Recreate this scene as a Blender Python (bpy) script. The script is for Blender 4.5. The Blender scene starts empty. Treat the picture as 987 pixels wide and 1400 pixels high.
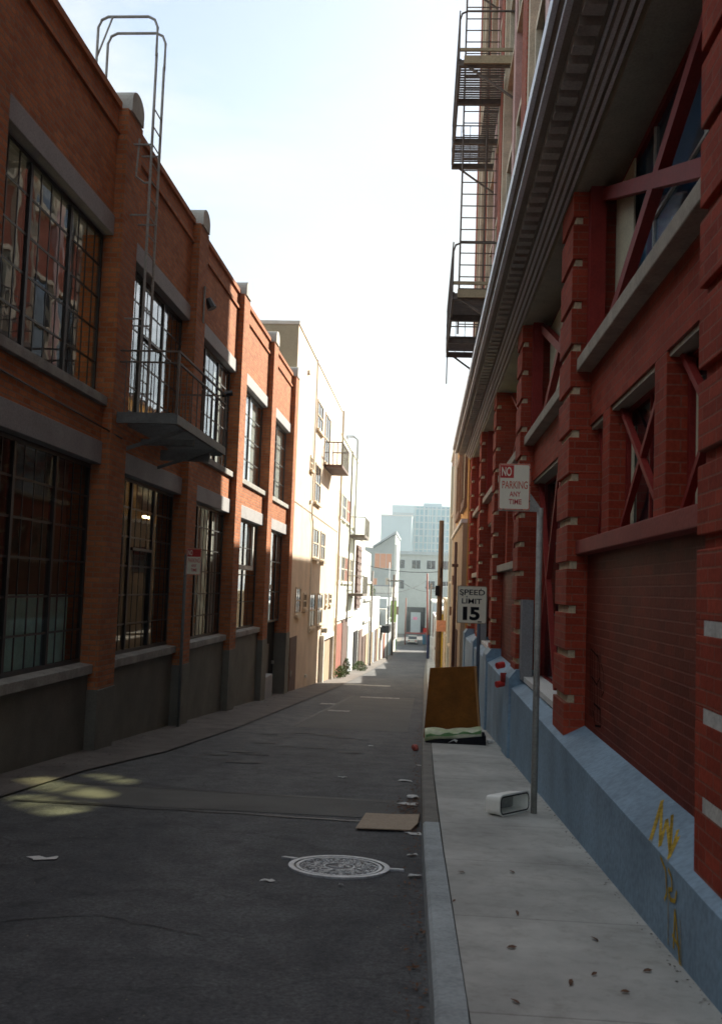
import bpy, bmesh, math, random
from mathutils import Vector, Matrix
random.seed(7)
C = bpy.context.scene.collection
PI = math.pi

# ------------------------------------------------------------------ terrain
PROF = [(-60, 2.0), (0, -1.62), (42, -4.16), (60, -5.15), (100, -7.1), (150, -9.3), (165, -9.6), (181, -10.0), (215, -9.6), (400, -9.4)]
def lerp(tab, y):
    if y <= tab[0][0]: return tab[0][1]
    for (a, za), (b, zb) in zip(tab, tab[1:]):
        if y <= b: return za + (zb - za) * (y - a) / (b - a)
    return tab[-1][1]
def gz(y): return lerp(PROF, y)
KERB = [(-10, .12), (4.5, .07), (8, .01), (11.5, -.03), (17.7, -.06), (65, -.22), (150, -.2)]
def kx(y): return lerp(KERB, y)
YAW = .0088                                     # the right-hand side turns slightly towards the street
def wallx(y): return 1.34 - YAW * y
def sh(y): return gz(y) + .12                   # pavement height

# ------------------------------------------------------------------ materials
def nodes(name):
    m = bpy.data.materials.new(name); m.use_nodes = True
    nt = m.node_tree; b = nt.nodes['Principled BSDF']
    return m, nt, b
def N(nt, t, **kw):
    n = nt.nodes.new(t)
    for k, v in kw.items(): setattr(n, k, v)
    return n
def rgba(c): return (c[0], c[1], c[2], 1)
def noise_col(nt, col, amount, scale, detail=6, tint=None):
    tc = N(nt, 'ShaderNodeTexCoord'); nz = N(nt, 'ShaderNodeTexNoise')
    nz.inputs['Scale'].default_value = scale; nz.inputs['Detail'].default_value = detail
    nz.inputs['Roughness'].default_value = .65
    nt.links.new(tc.outputs['Object'], nz.inputs['Vector'])
    r = N(nt, 'ShaderNodeValToRGB')
    lo = [c * (1 - amount) for c in col]; hi = [min(1, c * (1 + amount)) for c in col]
    if tint: lo = tint
    r.color_ramp.elements[0].position = .32; r.color_ramp.elements[0].color = rgba(lo)
    r.color_ramp.elements[1].position = .68; r.color_ramp.elements[1].color = rgba(hi)
    nt.links.new(nz.outputs['Fac'], r.inputs['Fac'])
    return tc, nz, r
def mat(name, col, rough=.8, var=.18, vs=2.5, bump=.15, bs=45, metal=0, tint=None, spec=.5, fine=.35):
    m, nt, b = nodes(name)
    tc, nz, r = noise_col(nt, col, var, vs, tint=tint)
    n2 = N(nt, 'ShaderNodeTexNoise'); n2.inputs['Scale'].default_value = bs; n2.inputs['Detail'].default_value = 4
    nt.links.new(tc.outputs['Object'], n2.inputs['Vector'])
    mx = N(nt, 'ShaderNodeMixRGB', blend_type='MULTIPLY'); mx.inputs['Fac'].default_value = fine
    nt.links.new(r.outputs['Color'], mx.inputs['Color1'])
    r2 = N(nt, 'ShaderNodeValToRGB'); r2.color_ramp.elements[0].position = .35; r2.color_ramp.elements[0].color = (.45, .45, .45, 1)
    r2.color_ramp.elements[1].position = .6; r2.color_ramp.elements[1].color = (1, 1, 1, 1)
    nt.links.new(n2.outputs['Fac'], r2.inputs['Fac']); nt.links.new(r2.outputs['Color'], mx.inputs['Color2'])
    nt.links.new(mx.outputs['Color'], b.inputs['Base Color'])
    b.inputs['Roughness'].default_value = rough; b.inputs['Metallic'].default_value = metal
    b.inputs['Specular IOR Level'].default_value = spec
    if bump:
        bp = N(nt, 'ShaderNodeBump'); bp.inputs['Strength'].default_value = bump; bp.inputs['Distance'].default_value = .02
        nt.links.new(n2.outputs['Fac'], bp.inputs['Height']); nt.links.new(bp.outputs['Normal'], b.inputs['Normal'])
    return m
def wall_uv(nt):
    tc = N(nt, 'ShaderNodeTexCoord'); s = N(nt, 'ShaderNodeSeparateXYZ'); sn = N(nt, 'ShaderNodeSeparateXYZ')
    nt.links.new(tc.outputs['Object'], s.inputs[0]); nt.links.new(tc.outputs['Normal'], sn.inputs[0])
    ab = N(nt, 'ShaderNodeMath', operation='ABSOLUTE'); nt.links.new(sn.outputs['X'], ab.inputs[0])
    gt = N(nt, 'ShaderNodeMath', operation='GREATER_THAN'); gt.inputs[1].default_value = .5; nt.links.new(ab.outputs[0], gt.inputs[0])
    mx = N(nt, 'ShaderNodeMix'); mx.data_type = 'FLOAT'
    nt.links.new(gt.outputs[0], mx.inputs[0]); nt.links.new(s.outputs['X'], mx.inputs[2]); nt.links.new(s.outputs['Y'], mx.inputs[3])
    cb = N(nt, 'ShaderNodeCombineXYZ'); nt.links.new(mx.outputs[0], cb.inputs['X']); nt.links.new(s.outputs['Z'], cb.inputs['Y'])
    return tc, cb
def brick(name, c1, c2, mort, bw=.215, bh=.075, ms=.011, bump=.5, rough=.85, dirt=.4, dirtcol=(.4, .36, .34)):
    m, nt, b = nodes(name)
    tc, cb = wall_uv(nt)
    # slightly wavy courses
    wn = N(nt, 'ShaderNodeTexNoise'); wn.inputs['Scale'].default_value = 9
    nt.links.new(cb.outputs[0], wn.inputs['Vector'])
    wm = N(nt, 'ShaderNodeVectorMath', operation='SCALE'); wm.inputs['Scale'].default_value = .006
    nt.links.new(wn.outputs['Color'], wm.inputs[0])
    wa = N(nt, 'ShaderNodeVectorMath', operation='ADD'); nt.links.new(cb.outputs[0], wa.inputs[0]); nt.links.new(wm.outputs[0], wa.inputs[1])
    bt = N(nt, 'ShaderNodeTexBrick'); bt.inputs['Scale'].default_value = 1
    bt.inputs['Color1'].default_value = rgba(c1); bt.inputs['Color2'].default_value = rgba(c2); bt.inputs['Mortar'].default_value = rgba(mort)
    bt.inputs['Mortar Size'].default_value = ms; bt.inputs['Brick Width'].default_value = bw; bt.inputs['Row Height'].default_value = bh
    bt.inputs['Mortar Smooth'].default_value = .25
    nt.links.new(wa.outputs[0], bt.inputs['Vector'])
    n1 = N(nt, 'ShaderNodeTexNoise'); n1.inputs['Scale'].default_value = .9; n1.inputs['Detail'].default_value = 7; n1.inputs['Roughness'].default_value = .7
    nt.links.new(tc.outputs['Object'], n1.inputs['Vector'])
    r = N(nt, 'ShaderNodeValToRGB'); r.color_ramp.elements[0].position = .3; r.color_ramp.elements[0].color = rgba(dirtcol)
    r.color_ramp.elements[1].position = .7; r.color_ramp.elements[1].color = (1.15, 1.1, 1.05, 1)
    nt.links.new(n1.outputs['Fac'], r.inputs['Fac'])
    mx = N(nt, 'ShaderNodeMixRGB', blend_type='MULTIPLY'); mx.inputs['Fac'].default_value = dirt
    nt.links.new(bt.outputs['Color'], mx.inputs['Color1']); nt.links.new(r.outputs['Color'], mx.inputs['Color2'])
    n2 = N(nt, 'ShaderNodeTexNoise'); n2.inputs['Scale'].default_value = 40; n2.inputs['Detail'].default_value = 3
    nt.links.new(tc.outputs['Object'], n2.inputs['Vector'])
    r3 = N(nt, 'ShaderNodeValToRGB'); r3.color_ramp.elements[0].position = .3; r3.color_ramp.elements[0].color = (.6, .6, .6, 1)
    r3.color_ramp.elements[1].position = .65; r3.color_ramp.elements[1].color = (1.1, 1.1, 1.1, 1)
    nt.links.new(n2.outputs['Fac'], r3.inputs['Fac'])
    mx2 = N(nt, 'ShaderNodeMixRGB', blend_type='MULTIPLY'); mx2.inputs['Fac'].default_value = .5
    nt.links.new(mx.outputs['Color'], mx2.inputs['Color1']); nt.links.new(r3.outputs['Color'], mx2.inputs['Color2'])
    nt.links.new(mx2.outputs['Color'], b.inputs['Base Color'])
    b.inputs['Roughness'].default_value = rough; b.inputs['Specular IOR Level'].default_value = .15
    ad = N(nt, 'ShaderNodeMath', operation='MULTIPLY_ADD'); ad.inputs[1].default_value = .35
    inv = N(nt, 'ShaderNodeMath', operation='SUBTRACT'); inv.inputs[0].default_value = 1; nt.links.new(bt.outputs['Fac'], inv.inputs[1])
    nt.links.new(n2.outputs['Fac'], ad.inputs[0]); nt.links.new(inv.outputs[0], ad.inputs[2])
    bp = N(nt, 'ShaderNodeBump'); bp.inputs['Strength'].default_value = bump; bp.inputs['Distance'].default_value = .012
    nt.links.new(ad.outputs[0], bp.inputs['Height']); nt.links.new(bp.outputs['Normal'], b.inputs['Normal'])
    return m
def glass(name, tint=(.8, .85, .85), rough=.015, ior=2.5, gl=1.0):
    m, nt, b = nodes(name); nt.nodes.remove(b)
    out = [n for n in nt.nodes if n.type == 'OUTPUT_MATERIAL'][0]
    tc, nz, r = noise_col(nt, (.5, .5, .5), .2, 1.3, 2)
    bp = N(nt, 'ShaderNodeBump'); bp.inputs['Strength'].default_value = .06; bp.inputs['Distance'].default_value = .05
    nt.links.new(nz.outputs['Fac'], bp.inputs['Height'])
    g = N(nt, 'ShaderNodeBsdfGlossy'); g.inputs['Roughness'].default_value = rough; g.inputs['Color'].default_value = (*[c * gl for c in (.9, .95, 1)], 1)
    nt.links.new(bp.outputs['Normal'], g.inputs['Normal'])
    t = N(nt, 'ShaderNodeBsdfTransparent'); t.inputs['Color'].default_value = rgba(tint)
    f0 = ((ior - 1) / (ior + 1)) ** 2           # Schlick reflectance, the same from both sides of the pane
    ge = N(nt, 'ShaderNodeNewGeometry'); dt = N(nt, 'ShaderNodeVectorMath', operation='DOT_PRODUCT')
    nt.links.new(ge.outputs['Incoming'], dt.inputs[0]); nt.links.new(ge.outputs['Normal'], dt.inputs[1])
    ab = N(nt, 'ShaderNodeMath', operation='ABSOLUTE'); nt.links.new(dt.outputs['Value'], ab.inputs[0])
    om = N(nt, 'ShaderNodeMath', operation='SUBTRACT'); om.inputs[0].default_value = 1; nt.links.new(ab.outputs[0], om.inputs[1])
    pw = N(nt, 'ShaderNodeMath', operation='POWER'); pw.inputs[1].default_value = 5; nt.links.new(om.outputs[0], pw.inputs[0])
    f = N(nt, 'ShaderNodeMath', operation='MULTIPLY_ADD'); f.inputs[1].default_value = 1 - f0; f.inputs[2].default_value = f0; nt.links.new(pw.outputs[0], f.inputs[0])
    mx = N(nt, 'ShaderNodeMixShader'); nt.links.new(f.outputs[0], mx.inputs[0]); nt.links.new(t.outputs[0], mx.inputs[1]); nt.links.new(g.outputs[0], mx.inputs[2])
    nt.links.new(mx.outputs[0], out.inputs['Surface'])
    return m
def darkglass(name, col=(.012, .018, .028), rough=.08, ior=1.5):
    m, nt, b = nodes(name)
    tc, nz, r = noise_col(nt, col, .5, .8, 3)
    nt.links.new(r.outputs['Color'], b.inputs['Base Color'])
    b.inputs['Roughness'].default_value = rough; b.inputs['IOR'].default_value = ior
    bp = N(nt, 'ShaderNodeBump'); bp.inputs['Strength'].default_value = .08; bp.inputs['Distance'].default_value = .05
    nt.links.new(nz.outputs['Fac'], bp.inputs['Height']); nt.links.new(bp.outputs['Normal'], b.inputs['Normal'])
    return m
def emit(name, col, s):
    m, nt, b = nodes(name); b.inputs['Base Color'].default_value = rgba(col)
    b.inputs['Emission Color'].default_value = rgba(col); b.inputs['Emission Strength'].default_value = s
    return m
M = {}
M['brickL'] = brick('orange brown brick', (.56, .205, .08), (.38, .12, .045), (.32, .2, .13), bump=.6, dirt=.45)
M['brickR'] = brick('painted red brick', (.47, .078, .04), (.33, .05, .026), (.33, .12, .08), bump=.5, ms=.006, bw=.24, dirt=.5)
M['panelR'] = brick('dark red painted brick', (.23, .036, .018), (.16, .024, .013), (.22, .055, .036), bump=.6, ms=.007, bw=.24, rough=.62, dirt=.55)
M['brickU'] = brick('upper red brown brick', (.40, .10, .06), (.30, .07, .04), (.3, .16, .11), dirt=.3)
M['conc'] = mat('blue grey painted concrete', (.30, .30, .31), .75, .15, 1.2)
M['concsill'] = mat('weathered concrete sill', (.30, .30, .28), .85, .3, 3)
M['capc'] = mat('pier cap concrete', (.42, .42, .38), .85, .2, 3)
M['dado'] = mat('dark grey green dado paint', (.15, .15, .125), .8, .25, 1.2, bump=.1)
M['frame'] = mat('black window steel', (.02, .022, .024), .45, .2, 4, bump=0)
M['wframe'] = mat('pale window timber', (.6, .62, .58), .6, .12, 4, bump=0)
M['glass'] = glass('window glass')
M['dglass'] = darkglass('dark glass')
M['bglass'] = darkglass('dark glass with sky blue', (.03, .10, .20), .12)  # the sky's blue in the panes is put into the base colour
def tinted():
    m, nt, b = nodes('dusty tinted glass'); nt.nodes.remove(b); out = nt.nodes[0]
    tc, nz, r = noise_col(nt, (.50, .52, .30), .5, 2.2, 4)
    t = N(nt, 'ShaderNodeBsdfTransparent'); nt.links.new(r.outputs['Color'], t.inputs['Color']); nt.links.new(t.outputs[0], out.inputs['Surface'])
    return m
M['sunstreak'] = tinted()  # yellow-green filter added to dim and colour the sun streaks
M['lowglass'] = glass('lower window glass', (.8, .82, .8), ior=1.4, gl=.5)
M['frost'] = mat('teal frosted film', (.42, .72, .64), .5, .25, 3, bump=0)
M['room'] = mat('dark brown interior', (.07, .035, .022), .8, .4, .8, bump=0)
M['ceil'] = mat('interior ceiling', (.2, .17, .15), .8, .3, .8, bump=0)
M['tube'] = emit('lit warm lamp tube', (1, .8, .45), 6)
M['steel'] = mat('painted grey steel', (.15, .16, .155), .55, .2, 8, bump=.05, metal=.2)
M['galv'] = mat('galvanised steel', (.36, .36, .33), .5, .2, 10, bump=.05, metal=.1)
M['iron'] = mat('dark brown iron', (.13, .10, .08), .6, .3, 8, bump=.05)
M['tanbeam'] = mat('tan painted steel', (.42, .33, .2), .6, .15, 5, bump=.05)
M['blue'] = mat('blue grey base paint', (.24, .36, .47), .7, .22, 1.1, bump=.2, bs=22, spec=.3)
M['stone'] = mat('beige sill stone', (.42, .37, .29), .85, .2, 4)
M['creamblock'] = mat('cream stone block', (.62, .54, .36), .85, .25, 9)
M['whiteblock'] = mat('pale grey stone block', (.6, .6, .56), .85, .2, 9)
M['redsteel'] = mat('dark red painted steel', (.28, .032, .026), .6, .15, 4, bump=.05, spec=.15)
M['redband'] = mat('dull red painted band', (.30, .055, .042), .7, .15, 2, spec=.3)
M['cornice'] = mat('grey brown cornice paint', (.34, .28, .225), .7, .2, 1.5)
M['cornlight'] = mat('skylit cornice moulding', (.85, .87, .9), .35, .06, 3, bump=0)  # sky light caught by the edges is put into this pale colour
M['stone2'] = mat('greyish dentil paint', (.48, .46, .41), .7, .2, 2)
M['greysoffit'] = mat('grey green soffit', (.42, .40, .31), .75, .2, 1.5)
M['blind'] = mat('cream blind', (.68, .66, .48), .8, .08, 1, bump=0)
M['creamtrim'] = mat('cream window trim', (.6, .5, .36), .7, .2, 3)
M['pinktrim'] = mat('pinkish timber trim', (.5, .3, .26), .7, .2, 3)
M['cream'] = mat('cream stucco', (.70, .58, .45), .9, .14, .8, bump=.2, bs=25)
M['beige'] = mat('beige shade side stucco', (.42, .37, .25), .9, .07, 1)
M['mint'] = mat('pale mint render', (.66, .7, .6), .9, .06, 1)
M['white'] = mat('white paint', (.78, .78, .74), .8, .06, 2)
M['offwhite'] = mat('off white render', (.7, .68, .6), .85, .08, 2)
M['greyblue'] = mat('grey blue render', (.42, .48, .5), .85, .08, 1)
M['greysid'] = mat('pale grey siding', (.46, .5, .48), .85, .08, 1)
M['rustred'] = mat('rust red timber', (.3, .08, .045), .75, .3, 2)
M['brownwood'] = mat('dark brown timber', (.11, .055, .04), .75, .3, 2)
M['yellow'] = mat('ochre yellow stucco', (.68, .38, .11), .85, .1, 1)
M['tan'] = mat('tan stucco', (.42, .31, .2), .85, .12, 1.2)
M['brown'] = mat('brown render', (.22, .13, .09), .85, .2, 1.2)
M['pole'] = mat('weathered pole wood', (.15, .095, .055), .9, .3, 3, bump=.3, bs=20)
M['redpole'] = mat('rusty red pole paint', (.3, .09, .06), .7, .2, 3)
M['orange'] = mat('orange sign', (.8, .38, .22), .6, .2, 12)
M['signw'] = mat('cream sign sheeting', (.93, .89, .72), .5, .03, 6, bump=0, fine=.05)
M['signred'] = mat('sign red', (.62, .04, .03), .5, .1, 8, bump=0)
M['signorange'] = mat('faded sign red', (.7, .16, .08), .5, .1, 30, bump=0)
M['black'] = mat('black paint', (.015, .015, .018), .8, .1, 8, bump=0, spec=.1)
M['brownboard'] = mat('brown fibreboard', (.22, .082, .012), .75, .35, 2.2, bump=.15, spec=.15)
M['boardedge'] = mat('orange lit board edge', (.42, .2, .06), .6, .1, 4, bump=.05)  # orange light on the edge is put into its colour
M['plasticw'] = mat('white plastic', (.92, .93, .86), .4, .03, 6, bump=0, fine=.05)
M['paper'] = mat('litter paper', (.7, .7, .68), .8, .1, 20, bump=.05)
M['card'] = mat('brown cardboard', (.42, .33, .24), .85, .08, 8, bump=.05)
M['leafbrown'] = mat('dry brown leaf', (.13, .06, .03), .85, .4, 30, bump=0)
M['leafgreen'] = mat('green leaf', (.10, .15, .045), .7, .35, 12, bump=0)
M['gradwhite'] = mat('white green printed cover', (.78, .76, .62), .6, .08, 3.2, bump=.3, bs=9, tint=(.5, .6, .3))
M['ironcover'] = mat('worn manhole iron', (.5, .53, .56), .45, .3, 6, bump=.3, bs=70, metal=.2)
M['irondark'] = mat('dirty manhole iron', (.085, .085, .088), .6, .3, 6, bump=.3, bs=70, metal=.2)
M['ochre'] = mat('yellow spray paint', (.5, .34, .04), .8, .45, 22, bump=0, spec=.2)
M['scribble'] = mat('black spray paint', (.02, .012, .012), .9, .3, 14, bump=0, spec=.05)
M['binblue'] = mat('blue plastic', (.04, .2, .34), .5, .1, 3, bump=0)
M['bingreen'] = mat('green plastic', (.05, .2, .1), .5, .1, 3, bump=0)
M['tyre'] = mat('rubber', (.02, .02, .02), .8, .1, 5, bump=0)
M['pink'] = mat('pink poster', (.75, .25, .4), .7, .1, 5, bump=0)
M['lime'] = mat('lime paint', (.5, .65, .15), .7, .3, 2, bump=0)

def road_mat():
    m, nt, b = nodes('asphalt')
    tc = N(nt, 'ShaderNodeTexCoord')
    n1 = N(nt, 'ShaderNodeTexNoise'); n1.inputs['Scale'].default_value = .55; n1.inputs['Detail'].default_value = 8; n1.inputs['Roughness'].default_value = .65
    n2 = N(nt, 'ShaderNodeTexNoise'); n2.inputs['Scale'].default_value = 90; n2.inputs['Detail'].default_value = 3
    vo = N(nt, 'ShaderNodeTexVoronoi'); vo.inputs['Scale'].default_value = 110
    mp = N(nt, 'ShaderNodeMapping'); mp.inputs['Scale'].default_value = (1.4, .35, 1)
    nt.links.new(tc.outputs['Object'], mp.inputs['Vector']); nt.links.new(mp.outputs[0], n1.inputs['Vector'])
    for n in (n2, vo): nt.links.new(tc.outputs['Object'], n.inputs['Vector'])
    r = N(nt, 'ShaderNodeValToRGB'); e = r.color_ramp.elements
    e[0].position = .34; e[0].color = (.040, .043, .050, 1); e[1].position = .7; e[1].color = (.105, .107, .110, 1)
    nt.links.new(n1.outputs['Fac'], r.inputs['Fac'])
    r2 = N(nt, 'ShaderNodeValToRGB'); e = r2.color_ramp.elements
    e[0].position = .0; e[0].color = (4.5, 4.5, 4.5, 1); e[1].position = .22; e[1].color = (.92, .92, .92, 1)
    nt.links.new(vo.outputs['Distance'], r2.inputs['Fac'])
    mx = N(nt, 'ShaderNodeMixRGB', blend_type='MULTIPLY'); mx.inputs['Fac'].default_value = .6
    nt.links.new(r.outputs['Color'], mx.inputs['Color1']); nt.links.new(r2.outputs['Color'], mx.inputs['Color2'])
    # cracks
    v2 = N(nt, 'ShaderNodeTexVoronoi'); v2.feature = 'DISTANCE_TO_EDGE'; v2.inputs['Scale'].default_value = .45
    nw = N(nt, 'ShaderNodeTexNoise'); nw.inputs['Scale'].default_value = 2.5; nw.inputs['Detail'].default_value = 5
    nt.links.new(tc.outputs['Object'], nw.inputs['Vector'])
    av = N(nt, 'ShaderNodeVectorMath', operation='MULTIPLY_ADD'); av.inputs[1].default_value = (.7, .7, .7)
    nt.links.new(nw.outputs['Color'], av.inputs[0]); nt.links.new(tc.outputs['Object'], av.inputs[2]); nt.links.new(av.outputs[0], v2.inputs['Vector'])
    r4 = N(nt, 'ShaderNodeValToRGB'); e = r4.color_ramp.elements
    e[0].position = .0; e[0].color = (.45, .45, .45, 1); e[1].position = .012; e[1].color = (1, 1, 1, 1)
    nt.links.new(v2.outputs['Distance'], r4.inputs['Fac'])
    mx3 = N(nt, 'ShaderNodeMixRGB', blend_type='MULTIPLY'); mx3.inputs['Fac'].default_value = .8
    nt.links.new(mx.outputs['Color'], mx3.inputs['Color1']); nt.links.new(r4.outputs['Color'], mx3.inputs['Color2'])
    n5 = N(nt, 'ShaderNodeTexNoise'); n5.inputs['Scale'].default_value = 38; n5.inputs['Detail'].default_value = 6; n5.inputs['Roughness'].default_value = .8
    nt.links.new(tc.outputs['Object'], n5.inputs['Vector'])
    r5 = N(nt, 'ShaderNodeValToRGB'); e = r5.color_ramp.elements
    e[0].position = .36; e[0].color = (.42, .42, .42, 1); e[1].position = .66; e[1].color = (1.75, 1.75, 1.75, 1)
    nt.links.new(n5.outputs['Fac'], r5.inputs['Fac'])
    n6 = N(nt, 'ShaderNodeTexNoise'); n6.inputs['Scale'].default_value = 3.2; n6.inputs['Detail'].default_value = 7; n6.inputs['Roughness'].default_value = .7
    nt.links.new(tc.outputs['Object'], n6.inputs['Vector'])
    r6 = N(nt, 'ShaderNodeValToRGB'); e = r6.color_ramp.elements
    e[0].position = .33; e[0].color = (.5, .5, .52, 1); e[1].position = .6; e[1].color = (1.1, 1.1, 1.08, 1)
    nt.links.new(n6.outputs['Fac'], r6.inputs['Fac'])
    m5 = N(nt, 'ShaderNodeMixRGB', blend_type='MULTIPLY'); m5.inputs['Fac'].default_value = 1
    m6 = N(nt, 'ShaderNodeMixRGB', blend_type='MULTIPLY'); m6.inputs['Fac'].default_value = 1
    nt.links.new(mx3.outputs['Color'], m5.inputs['Color1']); nt.links.new(r5.outputs['Color'], m5.inputs['Color2'])
    nt.links.new(m5.outputs['Color'], m6.inputs['Color1']); nt.links.new(r6.outputs['Color'], m6.inputs['Color2'])
    nt.links.new(m6.outputs['Color'], b.inputs['Base Color'])
    b.inputs['Roughness'].default_value = .8
    bp = N(nt, 'ShaderNodeBump'); bp.inputs['Strength'].default_value = .5; bp.inputs['Distance'].default_value = .01
    nt.links.new(n2.outputs['Fac'], bp.inputs['Height']); nt.links.new(bp.outputs['Normal'], b.inputs['Normal'])
    return m
M['road'] = road_mat()
M['patch'] = mat('older asphalt', (.098, .097, .09), .8, .2, 1.2, bump=.4, bs=80)
M['grit'] = mat('pale grit', (.2, .18, .15), .9, .5, 3, bump=0)
M['tar'] = mat('tar seam', (.022, .022, .024), .55, .3, 5)
M['paintsun'] = mat('worn paint and sun strip', (.42, .41, .38), .8, .5, 6, tint=(.09, .09, .09))
def pave_mat():
    m, nt, b = nodes('pavement concrete')
    tc, nz, r = noise_col(nt, (.43, .43, .40), .3, 1.1, 9, tint=(.31, .31, .29))
    s = N(nt, 'ShaderNodeSeparateXYZ'); nt.links.new(tc.outputs['Object'], s.inputs[0])
    md = N(nt, 'ShaderNodeMath', operation='MODULO'); md.inputs[1].default_value = 1.55
    ad = N(nt, 'ShaderNodeMath', operation='ADD'); ad.inputs[1].default_value = 20.45
    nt.links.new(s.outputs['Y'], ad.inputs[0]); nt.links.new(ad.outputs[0], md.inputs[0])
    lt = N(nt, 'ShaderNodeMath', operation='LESS_THAN'); lt.inputs[1].default_value = .012; nt.links.new(md.outputs[0], lt.inputs[0])
    mx = N(nt, 'ShaderNodeMixRGB'); mx.inputs['Color2'].default_value = (.12, .11, .1, 1)
    sc = N(nt, 'ShaderNodeMath', operation='MULTIPLY'); sc.inputs[1].default_value = .5; nt.links.new(lt.outputs[0], sc.inputs[0])
    nt.links.new(sc.outputs[0], mx.inputs['Fac']); nt.links.new(r.outputs['Color'], mx.inputs['Color1'])
    n2 = N(nt, 'ShaderNodeTexNoise'); n2.inputs['Scale'].default_value = 7; n2.inputs['Detail'].default_value = 8; n2.inputs['Roughness'].default_value = .75
    nt.links.new(tc.outputs['Object'], n2.inputs['Vector'])
    r2 = N(nt, 'ShaderNodeValToRGB'); e = r2.color_ramp.elements
    e[0].position = .32; e[0].color = (.72, .7, .67, 1); e[1].position = .5; e[1].color = (1, 1, 1, 1)
    nt.links.new(n2.outputs['Fac'], r2.inputs['Fac'])
    m2 = N(nt, 'ShaderNodeMixRGB', blend_type='MULTIPLY'); m2.inputs['Fac'].default_value = .75
    nt.links.new(mx.outputs['Color'], m2.inputs['Color1']); nt.links.new(r2.outputs['Color'], m2.inputs['Color2'])
    nt.links.new(m2.outputs['Color'], b.inputs['Base Color']); b.inputs['Roughness'].default_value = .85
    n3 = N(nt, 'ShaderNodeTexNoise'); n3.inputs['Scale'].default_value = 120; nt.links.new(tc.outputs['Object'], n3.inputs['Vector'])
    bp = N(nt, 'ShaderNodeBump'); bp.inputs['Strength'].default_value = .25; bp.inputs['Distance'].default_value = .008
    nt.links.new(n3.outputs['Fac'], bp.inputs['Height']); nt.links.new(bp.outputs['Normal'], b.inputs['Normal'])
    return m
M['pave'] = pave_mat()
M['kerbA'] = mat('pale worn kerb paint', (.38, .42, .43), .85, .25, 3, bump=.2)
M['kerbB'] = mat('dull kerb concrete', (.19, .18, .16), .85, .25, 3, bump=.2)
M['walk'] = mat('dirty footway concrete', (.125, .11, .10), .9, .35, 1.5, bump=.4, bs=20)
M['soil'] = mat('ground', (.16, .15, .13), .9, .3, .2)
def towerglass():
    m, nt, b = nodes('tower glass grid')
    tc, cb = wall_uv(nt)
    bt = N(nt, 'ShaderNodeTexBrick'); bt.offset = 0; bt.inputs['Scale'].default_value = 1
    bt.inputs['Color1'].default_value = (.10, .25, .34, 1); bt.inputs['Color2'].default_value = (.22, .42, .48, 1); bt.inputs['Mortar'].default_value = (.5, .55, .55, 1)
    bt.inputs['Mortar Size'].default_value = .25; bt.inputs['Brick Width'].default_value = 1.9; bt.inputs['Row Height'].default_value = 3.0
    nt.links.new(cb.outputs[0], bt.inputs['Vector']); nt.links.new(bt.outputs['Color'], b.inputs['Base Color']); b.inputs['Roughness'].default_value = .3
    return m
M['tower'] = towerglass()
M['palewall'] = mat('pale blue cladding', (.5, .62, .66), .7, .05, .1, bump=0)

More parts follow.
